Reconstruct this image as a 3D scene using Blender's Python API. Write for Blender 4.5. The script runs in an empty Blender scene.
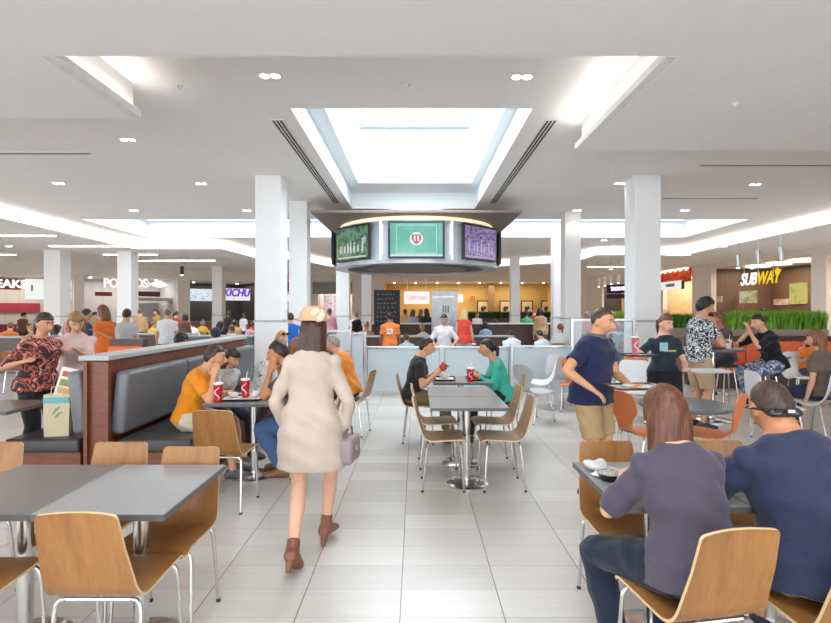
import bpy, bmesh, math, random
import numpy as np
from mathutils import Vector as V, Matrix, Quaternion
random.seed(7)
S = bpy.context.scene
COL = S.collection
PI = math.pi
R = math.radians
F, CX, CY, CH = 514.0, 415.5, 311.5, 1.6
def gx(px, z): return (px - CX) / F * z
def gh(py, z): return CH - (py - CY) / F * z
def zf(py, h=0.0): return F * (CH - h) / (py - CY)

# ------------------------------------------------------------------ materials
def lin(c):
    if isinstance(c, str):
        c = c.lstrip('#'); c = [int(c[i:i+2], 16) / 255 for i in (0, 2, 4)]
        return tuple(x / 12.92 if x <= .04045 else ((x + .055) / 1.055) ** 2.4 for x in c)
    return tuple(c)
MATS = {}
class NT:
    def __init__(s, name):
        s.m = bpy.data.materials.new(name); s.m.use_nodes = True
        s.t = s.m.node_tree; s.n = s.t.nodes; s.l = s.t.links
        s.b = s.n['Principled BSDF']; s.out = s.n['Material Output']
    def add(s, kind, **kw):
        x = s.n.new(kind)
        for k, v in kw.items():
            if k.startswith('i_'):
                x.inputs[k[2:].replace('_', ' ')].default_value = v
            else: setattr(x, k, v)
        return x
    def link(s, a, b): s.l.new(a, b)
    def coord(s, scale=(1, 1, 1), kind='Object'):
        tc = s.add('ShaderNodeTexCoord'); mp = s.add('ShaderNodeMapping')
        mp.inputs['Scale'].default_value = scale
        s.link(tc.outputs[kind], mp.inputs['Vector']); return mp.outputs['Vector']
    def ramp(s, fac, stops, interp='LINEAR'):
        r = s.add('ShaderNodeValToRGB'); r.color_ramp.interpolation = interp
        e = r.color_ramp.elements
        while len(e) < len(stops): e.new(.5)
        for el, (p, c) in zip(e, stops):
            el.position = p; el.color = (*lin(c), 1)
        s.link(fac, r.inputs['Fac']); return r.outputs['Color']
    def bump(s, h, strength=.3, dist=.01):
        b = s.add('ShaderNodeBump'); b.inputs['Strength'].default_value = strength
        b.inputs['Distance'].default_value = dist
        s.link(h, b.inputs['Height']); s.link(b.outputs['Normal'], s.b.inputs['Normal'])
def mat(name, color, rough=.6, metal=0., var=.06, vscale=6., bump=0., bscale=80., spec=.5, emit=0., coat=0., stretch=(1, 1, 1), alpha=1.):
    if name in MATS: return MATS[name]
    n = NT(name); c = lin(color)
    n.b.inputs['Roughness'].default_value = rough; n.b.inputs['Metallic'].default_value = metal
    n.b.inputs['Specular IOR Level'].default_value = spec
    n.b.inputs['Coat Weight'].default_value = coat; n.b.inputs['Alpha'].default_value = alpha
    v = n.coord(stretch)
    nz = n.add('ShaderNodeTexNoise'); nz.inputs['Scale'].default_value = vscale; nz.inputs['Detail'].default_value = 3
    n.link(v, nz.inputs['Vector'])
    lo = tuple(max(0, x * (1 - var)) for x in c); hi = tuple(min(1, x * (1 + var)) for x in c)
    col = n.ramp(nz.outputs['Fac'], [(.3, lo), (.7, hi)])
    n.link(col, n.b.inputs['Base Color'])
    if bump:
        b = n.add('ShaderNodeTexNoise'); b.inputs['Scale'].default_value = bscale; b.inputs['Detail'].default_value = 2
        n.link(v, b.inputs['Vector']); n.bump(b.outputs['Fac'], bump)
    if emit:
        n.link(col, n.b.inputs['Emission Color']); n.b.inputs['Emission Strength'].default_value = emit
    MATS[name] = n.m; return n.m
def glow(name, color, strength, base=.8):
    if name in MATS: return MATS[name]
    n = NT(name); n.b.inputs['Base Color'].default_value = (base, base, base, 1)
    n.b.inputs['Emission Color'].default_value = (*lin(color), 1); n.b.inputs['Emission Strength'].default_value = strength
    MATS[name] = n.m; return n.m
def wood(name, a, b, rough=.4, scale=14., stretch=(1, 1, .06), fine=.35):
    if name in MATS: return MATS[name]
    n = NT(name); n.b.inputs['Roughness'].default_value = rough
    v = n.coord(stretch)
    nz = n.add('ShaderNodeTexNoise'); nz.inputs['Scale'].default_value = scale; nz.inputs['Detail'].default_value = 6; nz.inputs['Distortion'].default_value = .6
    n.link(v, nz.inputs['Vector'])
    n2 = n.add('ShaderNodeTexNoise'); n2.inputs['Scale'].default_value = scale * 9; n2.inputs['Detail'].default_value = 2
    n.link(v, n2.inputs['Vector'])
    mx = n.add('ShaderNodeMix'); mx.inputs[0].default_value = fine
    n.link(nz.outputs['Fac'], mx.inputs[2]); n.link(n2.outputs['Fac'], mx.inputs[3])
    n.link(n.ramp(mx.outputs[0], [(.32, a), (.68, b)]), n.b.inputs['Base Color'])
    n.bump(mx.outputs[0], .08, .003)
    MATS[name] = n.m; return n.m
def spots(name, colors, scale=30., rough=.8, stretch=(1, 1, 1)):
    if name in MATS: return MATS[name]
    n = NT(name); n.b.inputs['Roughness'].default_value = rough
    nz = n.add('ShaderNodeTexNoise'); nz.inputs['Scale'].default_value = scale; nz.inputs['Detail'].default_value = 1.5; nz.inputs['Distortion'].default_value = 1.2
    n.link(n.coord(stretch), nz.inputs['Vector'])
    k = len(colors); st = [(0, colors[0])] + [(.36 + .28 * i / max(1, k - 1), colors[i]) for i in range(1, k)]
    n.link(n.ramp(nz.outputs['Fac'], st, 'CONSTANT'), n.b.inputs['Base Color'])
    MATS[name] = n.m; return n.m
def stripes(name, a, b, scale=40., axis='Z', width=.5):
    if name in MATS: return MATS[name]
    n = NT(name); n.b.inputs['Roughness'].default_value = .8
    w = n.add('ShaderNodeTexWave'); w.wave_type = 'BANDS'; w.bands_direction = axis; w.inputs['Scale'].default_value = scale; w.inputs['Distortion'].default_value = .3
    n.link(n.coord(), w.inputs['Vector'])
    n.link(n.ramp(w.outputs['Fac'], [(0, a), (width, b)], 'CONSTANT'), n.b.inputs['Base Color'])
    MATS[name] = n.m; return n.m
def cloth(name, color):
    if name in MATS: return MATS[name]
    n = NT(name); c = lin(color); n.b.inputs['Roughness'].default_value = .85; n.b.inputs['Specular IOR Level'].default_value = .2
    n.b.inputs['Sheen Weight'].default_value = .15
    v = n.coord()
    nz = n.add('ShaderNodeTexNoise'); nz.inputs['Scale'].default_value = 7; nz.inputs['Detail'].default_value = 3; nz.inputs['Distortion'].default_value = 1.0
    n.link(v, nz.inputs['Vector'])
    n.link(n.ramp(nz.outputs['Fac'], [(.3, tuple(x * .92 for x in c)), (.7, tuple(min(1, x * 1.06) for x in c))]), n.b.inputs['Base Color'])
    n.bump(nz.outputs['Fac'], .35, .03)
    MATS[name] = n.m; return n.m
def hairm(name, color):
    if name in MATS: return MATS[name]
    n = NT(name); c = lin(color); n.b.inputs['Roughness'].default_value = .45
    nz = n.add('ShaderNodeTexNoise'); nz.inputs['Scale'].default_value = 70; nz.inputs['Detail'].default_value = 3
    n.link(n.coord((1, 1, .12)), nz.inputs['Vector'])
    n.link(n.ramp(nz.outputs['Fac'], [(.3, tuple(x * .55 for x in c)), (.7, tuple(min(1, x * 1.5) for x in c))]), n.b.inputs['Base Color'])
    n.bump(nz.outputs['Fac'], .5, .01)
    MATS[name] = n.m; return n.m

# ------------------------------------------------------------------ mesh building
class MB:
    def __init__(s): s.bm = bmesh.new()
    def box(s, c, d, rz=0., bev=0., mi=0):
        r = bmesh.ops.create_cube(s.bm, size=1.0)
        M = Matrix.Translation(V(c)) @ Matrix.Rotation(rz, 4, 'Z') @ Matrix.Diagonal((*d, 1))
        vs = r['verts']; bmesh.ops.transform(s.bm, matrix=M, verts=vs)
        fs = {f for v in vs for f in v.link_faces}
        for f in fs: f.material_index = mi
        if bev:
            es = list({e for v in vs for e in v.link_edges})
            q = bmesh.ops.bevel(s.bm, geom=es, offset=min(bev, min(d) * .45), segments=3, profile=.6, affect='EDGES')
            for f in q['faces']: f.material_index = mi
        return s
    def rings(s, rs, mi=0, cap=True, closed=True):
        vv = [[s.bm.verts.new(p) for p in r] for r in rs]
        n = len(vv[0])
        for a, b in zip(vv[:-1], vv[1:]):
            for i in range(n if closed else n - 1):
                j = (i + 1) % n
                f = s.bm.faces.new((a[i], a[j], b[j], b[i])); f.material_index = mi
        if cap:
            f = s.bm.faces.new(vv[0][::-1]); f.material_index = mi
            f = s.bm.faces.new(vv[-1]); f.material_index = mi
        return s
    def tube(s, pts, rad, n=8, mi=0, cap=True):
        pts = [V(p) for p in pts]
        if not isinstance(rad, (list, tuple)): rad = [rad] * len(pts)
        t0 = (pts[1] - pts[0]).normalized()
        x = t0.orthogonal().normalized(); prev = t0; out = []
        for i, p in enumerate(pts):
            a = pts[max(0, i - 1)]; b = pts[min(len(pts) - 1, i + 1)]
            t = (b - a).normalized()
            x = prev.rotation_difference(t) @ x; prev = t
            x = (x - t * x.dot(t)).normalized(); y = t.cross(x)
            out.append([p + (x * math.cos(2 * PI * k / n) + y * math.sin(2 * PI * k / n)) * rad[i] for k in range(n)])
        return s.rings(out, mi, cap)
    def lathe(s, prof, c=(0, 0, 0), n=24, mi=0):
        c = V(c)
        rs = [[c + V((max(r, 1e-4) * math.cos(2 * PI * k / n), max(r, 1e-4) * math.sin(2 * PI * k / n), z)) for k in range(n)] for r, z in prof]
        return s.rings(rs, mi)
    def ball(s, c, r, n=12, mi=0, M=None):
        if not isinstance(r, (tuple, list)): r = (r, r, r)
        q = bmesh.ops.create_uvsphere(s.bm, u_segments=n, v_segments=max(6, n * 2 // 3), radius=1)
        T = Matrix.Translation(V(c)) @ (M or Matrix.Identity(4)) @ Matrix.Diagonal((*r, 1))
        bmesh.ops.transform(s.bm, matrix=T, verts=q['verts'])
        for f in {f for v in q['verts'] for f in v.link_faces}: f.material_index = mi
        return s
    def prism(s, poly, z0, z1, mi=0):
        return s.rings([[V((x, y, z0)) for x, y in poly], [V((x, y, z1)) for x, y in poly]], mi)
    def quad(s, pts, mi=0):
        f = s.bm.faces.new([s.bm.verts.new(p) for p in pts]); f.material_index = mi; return s
    def build(s, name, m, parent=None, smooth=False, loc=None, rz=0.):
        bmesh.ops.recalc_face_normals(s.bm, faces=s.bm.faces)
        me = bpy.data.meshes.new(name); s.bm.to_mesh(me); s.bm.free()
        for k in (m if isinstance(m, (list, tuple)) else [m]): me.materials.append(k)
        if smooth: me.shade_smooth() if hasattr(me, 'shade_smooth') else None
        o = bpy.data.objects.new(name, me); COL.objects.link(o)
        if smooth == 'auto': me.set_sharp_from_angle(angle=R(40))
        if parent: o.parent = parent
        if loc: o.location = loc
        if rz: o.rotation_euler.z = rz
        return o
def tag(o, label=None, cat=None, group=None, kind=None):
    if label: o['label'] = label
    if cat: o['category'] = cat
    if group: o['group'] = group
    if kind: o['kind'] = kind
    return o
def empty(name, loc=(0, 0, 0), rz=0., label=None, cat=None, group=None):
    o = bpy.data.objects.new(name, None); o.empty_display_size = .1; COL.objects.link(o)
    o.location = loc; o.rotation_euler.z = rz
    return tag(o, label, cat, group)
KIDS = {}
def copy_tree(o, parent=None):
    c = o.copy(); COL.objects.link(c)
    if parent: c.parent = parent
    for ch in list(o.children): copy_tree(ch, c)
    return c
def place(proto, loc, rz, label, group=None, first=[]):
    """the first call for a prototype moves the prototype itself, later ones copy it"""
    if proto.name in first: o = copy_tree(proto)
    else: first.append(proto.name); o = proto
    o.location = loc; o.rotation_euler = (0, 0, rz); o['label'] = label
    if group: o['group'] = group
    return o
def text(name, body, size, m, parent=None, loc=(0, 0, 0), rx=PI / 2, rz=0., ext=.02, shear=0., bold=.0, align='CENTER', sx=1.):
    cu = bpy.data.curves.new(name, 'FONT'); cu.body = body; cu.size = size; cu.extrude = ext; cu.shear = shear; cu.offset = bold
    cu.align_x = align; cu.align_y = 'CENTER'
    t = bpy.data.objects.new(name, cu); COL.objects.link(t)
    dg = bpy.context.evaluated_depsgraph_get()
    me = bpy.data.meshes.new_from_object(t.evaluated_get(dg))
    bpy.data.objects.remove(t); bpy.data.curves.remove(cu)
    me.materials.clear(); me.materials.append(m)
    o = bpy.data.objects.new(name, me); COL.objects.link(o)
    o.rotation_euler = (rx, 0, rz); o.location = loc; o.scale = (sx, 1, 1)
    if parent: o.parent = parent
    return o
# ------------------------------------------------------------------ room shell
HC, HL, HS = 4.2, 3.85, 3.8           # main ceiling, perimeter ceiling, near soffit
M_ceil = mat('white ceiling paint', (.86, .845, .835), .85, var=.01)
M_wall = mat('warm beige wall paint', (.76, .69, .62), .8, var=.02)
M_white = mat('white paint', (.82, .81, .80), .6, var=.01)
M_chrome = mat('brushed chrome', (.62, .61, .60), .22, 1., var=.03)
M_dark = mat('dark charcoal', (.03, .03, .033), .5)
M_steel = mat('stainless steel', (.48, .49, .50), .3, 1., var=.05)
M_gap = mat('black diffuser slot', (.02, .02, .02), .8)
def floor_material():
    n = NT('cream porcelain floor tiles'); tw, td = .546, .273
    tc = n.add('ShaderNodeTexCoord'); sp = n.add('ShaderNodeSeparateXYZ'); n.link(tc.outputs['Object'], sp.inputs[0])
    def m(op, a, b=None):
        x = n.add('ShaderNodeMath', operation=op)
        for i, v in enumerate((a, b)):
            if v is None: continue
            if isinstance(v, (int, float)): x.inputs[i].default_value = v
            else: n.link(v, x.inputs[i])
        return x.outputs[0]
    u = m('DIVIDE', m('ADD', sp.outputs['X'], .081), tw); v = m('DIVIDE', m('SUBTRACT', sp.outputs['Y'], 2.689), td)
    fu, fv = m('FRACT', u), m('FRACT', v)
    eu = m('MINIMUM', fu, m('SUBTRACT', 1., fu)); ev = m('MINIMUM', fv, m('SUBTRACT', 1., fv))
    gu = m('LESS_THAN', eu, .0055); gv = m('LESS_THAN', ev, .008)
    cb = n.add('ShaderNodeCombineXYZ'); n.link(m('FLOOR', u), cb.inputs[0]); n.link(m('FLOOR', v), cb.inputs[1])
    wn = n.add('ShaderNodeTexWhiteNoise'); wn.noise_dimensions = '2D'; n.link(cb.outputs[0], wn.inputs['Vector'])
    mp = n.add('ShaderNodeMapping'); mp.inputs['Scale'].default_value = (1.2, 16, 1); n.link(tc.outputs['Object'], mp.inputs['Vector'])
    nz = n.add('ShaderNodeTexNoise'); nz.inputs['Scale'].default_value = 1.6; nz.inputs['Detail'].default_value = 5; n.link(mp.outputs[0], nz.inputs['Vector'])
    mixv = m('ADD', m('MULTIPLY', wn.outputs['Value'], .5), m('MULTIPLY', nz.outputs['Fac'], .5))
    col = n.ramp(mixv, [(.2, (.50, .468, .432)), (.8, (.62, .588, .552))])
    mx = n.add('ShaderNodeMix', data_type='RGBA'); n.link(gv, mx.inputs[0]); n.link(col, mx.inputs[6]); mx.inputs[7].default_value = (.36, .34, .33, 1)
    mx2 = n.add('ShaderNodeMix', data_type='RGBA'); n.link(gu, mx2.inputs[0]); n.link(mx.outputs[2], mx2.inputs[6]); mx2.inputs[7].default_value = (.14, .13, .12, 1)
    n.link(mx2.outputs[2], n.b.inputs['Base Color'])
    n.b.inputs['Roughness'].default_value = .28; n.b.inputs['Specular IOR Level'].default_value = .55
    n.bump(m('SUBTRACT', 1., m('MAXIMUM', gu, gv)), .15, .002)
    return n.m
X0, X1, Y0, Y1 = -19.0, 14.0, -8.0, 33.0
f = MB(); f.box((-2.5, 14.5, -.05), (40, 49, .1)); tag(f.build('floor', floor_material()), kind='structure')

def slab(bm, rect, holes, z0, z1):
    xs = sorted({rect[0], rect[1], *[h[i] for h in holes for i in (0, 1)]}); ys = sorted({rect[2], rect[3], *[h[i] for h in holes for i in (2, 3)]})
    for xa, xb in zip(xs[:-1], xs[1:]):
        if xb <= rect[0] or xa >= rect[1]: continue
        for ya, yb in zip(ys[:-1], ys[1:]):
            cx, cy = (xa + xb) / 2, (ya + yb) / 2
            if any(h[0] < cx < h[1] and h[2] < cy < h[3] for h in holes): continue
            bm.box((cx, cy, (z0 + z1) / 2), (xb - xa, yb - ya, z1 - z0))
SK_MAIN = (-1.6, 1.5, 6.58, 12.98)
SK_LEFT = (-9.4, -2.7, 14.5, 18.0)
SK_RIGHT = (2.7, 9.4, 14.5, 18.0)
SK_ADDED = (-2.0, 1.2, -4.4, 1.9)  # added skylight, out of view
ce = MB()
slab(ce, (-10.3, 10.9, -8, 27), [SK_MAIN, SK_LEFT, SK_RIGHT, SK_ADDED], HC, HC + .12)
# near soffit around the raised bay (three blocks), its lower face at HS
slab(ce, (-19, 14, -8, 4.43), [SK_ADDED], HS, HC - .001)
ce.box(((-19 - 3.22) / 2, (4.43 + 5.86) / 2, (HS + HC) / 2), (19 - 3.22, 5.86 - 4.43, HC - HS - .002))
ce.box(((14 + 2.27) / 2, (4.43 + 7.02) / 2, (HS + HC) / 2), (14 - 2.27, 7.02 - 4.43, HC - HS - .002))
# perimeter ceiling
FASC = [(-10.3, -8), (-10.3, 18.7), (-7.2, 18.7), (-6.9, 22), (-5.3, 22.6), (-4.4, 26), (4.2, 26), (7.4, 23.6), (7.4, 20.8), (10.9, 20.8), (10.9, -8)]
for p in ([(-20, -8.2), (-10.3, -8.2), (-10.3, 18.7), (-20, 18.7)],
          [(-20, 18.7), (-7.2, 18.7), (-6.9, 22), (-5.3, 22.6), (-4.4, 26), (-20, 26)],
          [(-20, 26), (16, 26), (16, 34), (-20, 34)],
          [(4.2, 26), (7.4, 23.6), (7.4, 20.8), (16, 20.8), (16, 26)],
          [(10.9, -8.2), (16, -8.2), (16, 20.8), (10.9, 20.8)]):
    ce.prism(p, HL, HC + .12)
tag(ce.build('ceiling', M_ceil), kind='structure')

# perimeter step coves: fascia lit by hidden strips, drawn as a glowing face
M_cove = glow('warm white cove light', (1, .93, .84), 3.)
M_covelip = mat('white cove lip', (.8, .78, .76), .7)
def cove(name, a, b, z0, z1, label, m=M_cove, inset=.02):
    a, b = V((*a, 0)), V((*b, 0)); d = (b - a); L = d.length; rz = math.atan2(d.y, d.x); mid = (a + b) / 2
    e = empty(name, (mid.x, mid.y, z0), rz, label, 'cove light', 'lit coves of the ceiling step')
    MB().box((0, -.02, (z1 - z0) / 2), (L, .03, z1 - z0)).build('diffuser', m, e)
    MB().box((0, -.05, -.03), (L, .1, .05)).build('lip', M_covelip, e)
    return e
cl = ['long lit cove strip along the left edge of the high ceiling', 'short lit cove strip left of the high ceiling facing the camera',
      'short slanting lit cove behind the left rear columns', 'lit cove jog seen between the left white columns', 'slanting lit cove left of the hanging screen ring',
      'lit cove strip behind the hanging screen ring', 'slanting lit cove right of the hanging screen ring', 'short lit cove jog behind the tall right columns',
      'lit cove strip facing the camera right of the broad right column', 'long lit cove strip along the right edge of the high ceiling']
for (a, b), lb in zip(zip(FASC[:-1], FASC[1:]), cl): cove('cove_light', a, b, HL + .06, HC - .06, lb)
# LED ledges inside the raised bay
M_led = glow('white led strip', (1, .95, .88), 20.)
for x, sgn, y0, y1, lb in ((-3.22, 1, 4.45, 5.84, 'bright led cove on the left side of the raised ceiling bay'), (2.27, -1, 4.45, 7.0, 'bright led cove on the right side of the raised ceiling bay')):
    e = empty('cove_light', (x, (y0 + y1) / 2, HS), 0, lb, 'cove light')
    MB().box((sgn * .05, 0, .02), (.1, y1 - y0, .03)).box((sgn * .095, 0, .05), (.012, y1 - y0, .06)).build('lip', M_covelip, e)
    MB().box((sgn * .04, 0, .05), (.03, y1 - y0 - .04, .02)).build('led_strip', M_led, e)

# skylights
M_sky = glow('bright overcast skylight glazing', (.88, .95, 1), 2.4)
M_sky2 = glow('skylight daylight pane', (.86, .95, 1), 1.6)
M_shaft = mat('white skylight shaft', (.83, .89, .92), .7, var=.01)
def well(name, r, z0, z1, parent=None):
    t = .08; w = MB()
    x0, x1, y0, y1 = r; zc, h = (z0 + z1) / 2, z1 - z0
    w.box((x0 - t / 2, (y0 + y1) / 2, zc), (t, y1 - y0 + 2 * t, h)).box((x1 + t / 2, (y0 + y1) / 2, zc), (t, y1 - y0 + 2 * t, h))
    w.box(((x0 + x1) / 2, y0 - t / 2, zc), (x1 - x0, t, h)).box(((x0 + x1) / 2, y1 + t / 2, zc), (x1 - x0, t, h))
    return w
k = 0
def skylight(r, inner, z1, z2, clerestory=False):
    global k; k += 1
    x0, x1, y0, y1 = r
    w = well('', r, HC + .12, z1)
    slab(w, (x0 - .08, x1 + .08, y0 - .08, y1 + .08), [inner], z1, z1 + .06)
    o = w.build('window_%d' % k, M_shaft); tag(o, kind='structure')
    w = well('', inner, z1 + .06, z2); w.build('shaft', M_shaft, o)
    MB().box(((inner[0] + inner[1]) / 2, (inner[2] + inner[3]) / 2, z2 + .02), (inner[1] - inner[0] + .1, inner[3] - inner[2] + .1, .04)).build('glazing', M_sky, o)
    fr = MB(); n = max(2, int((inner[1] - inner[0]) / 1.0))
    for i in range(1, n): fr.box((inner[0] + (inner[1] - inner[0]) * i / n, (inner[2] + inner[3]) / 2, z2 - .05), (.05, inner[3] - inner[2], .1))
    fr.build('glazing_bars', M_white, o)
    if clerestory:
        xm, yw = (inner[0] + inner[1]) / 2, inner[3]
        MB().box((xm, yw - .012, z2 - .72), (2.5, .02, 1.3)).build('clerestory_glass', M_sky2, o)
        c = MB()
        for i in range(5): c.box((xm - 1.25 + i * .625 , yw - .03, z2 - .72), (.035, .04, 1.3))
        c.box((xm, yw - .03, z2 - 1.38), (2.55, .05, .05)).build('mullions', mat('grey mullions', (.45, .50, .54), .5), o)
skylight(SK_MAIN, (-1.34, 1.32, 6.9, 12.0), 4.6, 7.28, True)
skylight(SK_LEFT, (-9.2, -2.9, 14.6, 17.8), 4.75, 5.6)
skylight(SK_RIGHT, (2.9, 9.2, 14.6, 17.8), 4.75, 5.6)
skylight(SK_ADDED, (-1.8, 1.0, -4.2, 1.7), 4.6, 5.6)  # unseen skylight added over the viewpoint to brighten the foreground

# ---- walls, laid clockwise: local x runs right along the wall, local y goes outward
WP = [(-19, -8), (-19, 21.7), (-12.6, 28), (-6.5, 33), (11, 33), (14, 29.5), (14, -8), (-19, -8)]
class Seg:
    def __init__(s, i):
        s.a, s.b = V((*WP[i], 0)), V((*WP[i + 1], 0)); s.u = (s.b - s.a).normalized(); s.L = (s.b - s.a).length
        s.rz = math.atan2(s.u.y, s.u.x); s.n = V((-s.u.y, s.u.x, 0))
    def at(s, px, off=0.):
        """distance along the wall and depth where the sight line of a pixel column meets it"""
        k = (px - CX) / F; a = s.a + s.n * off
        t = (a.y * k - a.x) / (s.u.x - s.u.y * k)
        p = a + s.u * t
        return t, p.y
    def pt(s, t, off, h): 
        p = s.a + s.u * t + s.n * off; return (p.x, p.y, h)
def wall(name, i, openings=(), m=M_wall, top=HC, th=.25):
    s = Seg(i); w = MB(); segs = []; t = -.1
    for t0, t1, h in sorted(openings):
        segs.append((t, t0, 0)); segs.append((t0, t1, h)); t = t1
    segs.append((t, s.L + .1, 0))
    for t0, t1, z0 in segs:
        if t1 - t0 < 1e-3: continue
        w.box(((t0 + t1) / 2, th / 2, (z0 + top) / 2), (t1 - t0, th, top - z0))
    tag(w.build(name, m, loc=(s.a.x, s.a.y, 0), rz=s.rz), kind='structure'); return s
M_warm = glow('stall ceiling lamp', (1, .86, .66), 9.)
def stall(s, t0, t1, h, depth, back, side, counter, label, ctop='#8a8a88', lampm=None, lamp=60., ccol=(1, .86, .7)):
    """a recessed food stall behind an opening of a wall"""
    tm, w = (t0 + t1) / 2, t1 - t0
    e = empty('food_stall', s.pt(tm, .25, 0), s.rz, label, 'food stall')
    MB().box((0, depth + .05, h / 2), (w, .1, h)).build('back_wall', back, e)
    for sx in (-1, 1): MB().box((sx * (w / 2 + .05), depth / 2, h / 2), (.1, depth, h)).build('side_wall', side, e)
    MB().box((0, depth / 2, h + .05), (w + .2, depth + .1, .1)).build('stall_ceiling', M_white, e)
    c = MB().box((0, .35, .5), (w - .1, .6, 1.0)).build('counter', counter, e)
    MB().box((0, .33, 1.02), (w - .06, .7, .05), bev=.01).build('countertop', mat('stone countertop ' + ctop, ctop, .3), c)
    for x in np.linspace(-w / 2 + .6, w / 2 - .6, max(2, int(w / 1.3))):
        MB().lathe([(.06, h - .04), (.06, h - .002)], (x, depth * .5, 0), 12).build('lamp_disc', M_warm, e)
    l = bpy.data.lights.new('stall_light', 'AREA'); l.shape = 'RECTANGLE'; l.size = w * .8; l.size_y = depth * .5; l.energy = lamp; l.color = ccol
    o = bpy.data.objects.new('stall_light', l); COL.objects.link(o); o.parent = e; o.location = (0, depth * .5, h - .08)
    return e
# glazed fronts with daylight lamps, added out of view to brighten the room
wn_ = [0]
def added_glazed_wall(name, i, spans, zt=3.5):
    s = wall(name, i, [(a, b, zt) for a, b in spans])
    for a, b in spans:
        wn_[0] += 1; w = b - a; fr = MB(); n = max(1, round(w / 1.6))
        for j in range(n + 1): fr.box((-w / 2 + w * j / n, 0, zt / 2), (.07, .1, zt))
        for z in (.05, 2.3, zt - .04): fr.box((0, 0, z), (w, .1, .08))
        o = fr.build('window_%d' % (4 + wn_[0]), M_dark, loc=s.pt((a + b) / 2, .12, 0), rz=s.rz); tag(o, kind='structure')  # frame of the added glazing, never in view
        l = bpy.data.lights.new('window_daylight', 'AREA'); l.shape = 'RECTANGLE'; l.size = w; l.size_y = zt - .2; l.energy = WIN_ADDED * w; l.color = (.92, .96, 1)
        q = bpy.data.objects.new('window_daylight', l); COL.objects.link(q); q.parent = o; q.location = (0, -.1, zt / 2); q.rotation_euler = (-PI / 2, 0, 0)
WIN_ADDED = 42
added_glazed_wall('wall_left', 0, [(1, 6.5), (7.5, 13), (14, 19.5)]); added_glazed_wall('wall_rear', 6, [(2, 9), (10, 16), (17, 23), (24, 31)])
s2 = Seg(1); s3 = Seg(2); s4 = Seg(3); s5 = Seg(4); s6 = Seg(5)
M_grey = mat('grey stall panel', (.42, .40, .39), .6, var=.1, vscale=2, stretch=(6, 1, .2))
M_lgrey = mat('pale grey panelling', (.60, .58, .58), .5, var=.06, vscale=2, stretch=(8, 1, .1))
M_red = mat('deep red tile', (.24, .025, .03), .4)
M_redc = mat('rust red counter', (.45, .10, .05), .5)
M_blk = mat('near black wall', (.035, .035, .04), .5)
M_brown = wood('dark walnut panelling', (.10, .055, .035), (.19, .11, .07), .45, 3., (8, 8, .15))
M_gold = mat('golden ochre wall', (.62, .41, .16), .7, var=.05)
M_tan = mat('tan tile wall', (.55, .36, .20), .6, var=.15, vscale=5)
# openings by the pixel columns that bound them in the photograph
def op(s, p0, p1, h): return (max(.02, s.at(p0)[0]), min(s.L - .02, s.at(p1)[0]), h)
O1, O2 = op(s2, -30, 74, 3.25), op(s2, 84, 178, 3.35)
wall('wall_left_front', 1, [O1, O2])
O3, O4 = op(s3, 190, 256, 3.3), op(s3, 276, 309, 3.2)
wall('wall_left_back', 2, [O3, O4])
O5, O6 = op(s4, 318, 352, 3.2), op(s4, 384, 560, 3.55)
wall('wall_back', 3, [O5, O6])
O7 = op(s5, 602, 650, 3.3)
wall('wall_right_back', 4, [O7])
O8, O9 = op(s6, 663, 692, 3.5), op(s6, 711, 811, 3.62)
t10 = s6.at(826)[0]
O10 = (t10, t10 + 6.5, 3.5)
t11 = Seg(5).L - 1
added_glazed_wall('wall_right', 5, [(t11 - 5, t11), (t11 - 11, t11 - 6)]) if False else None
wall('wall_right', 5, [O8, O9, O10])
stall(s2, O1[0], O1[1], 3.25, 2.4, M_grey, M_grey, M_red, 'grey and red food stall at far left with a white lit menu board', lamp=70)
stall(s2, O2[0], O2[1], 3.35, 2.6, M_lgrey, M_lgrey, M_redc, 'pale panelled food stall with a white fish on its front', lamp=55, ccol=(1, .92, .85))
stall(s3, O3[0], O3[1], 3.3, 2.4, M_blk, M_blk, M_redc, 'dark walled food stall with a purple lit sign', lamp=60)
stall(s3, O4[0], O4[1], 3.2, 2.0, M_grey, M_grey, M_red, 'food stall half hidden by the second left column', lamp=50)
stall(s4, O5[0], O5[1], 3.2, 2.2, M_lgrey, M_grey, M_red, 'food stall with a grid of lit menu screens', lamp=60)
eo = stall(s4, O6[0], O6[1], 3.55, 3.2, M_gold, M_gold, M_brown, 'long golden walled food stall at the back centre', lamp=200, ccol=(1, .80, .48))
stall(s5, O7[0], O7[1], 3.3, 2.2, M_tan, M_blk, M_brown, 'food stall with a purple sign at the right rear corner', lamp=70)
stall(s6, O8[0], O8[1], 3.5, 2.2, M_tan, M_tan, M_brown, 'food stall with an orange and red front on the right wall', lamp=110)
stall(s6, O9[0], O9[1], 3.62, 2.6, M_brown, M_brown, M_brown, 'brown walled sandwich stall on the right wall', lamp=150)
stall(s6, O10[0], O10[1], 3.5, 2.2, mat('pale pink mosaic', (.66, .55, .54), .5, var=.35, vscale=9), M_lgrey, M_lgrey, 'pale mosaic stall at the right edge of the photo', lamp=110)
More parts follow.
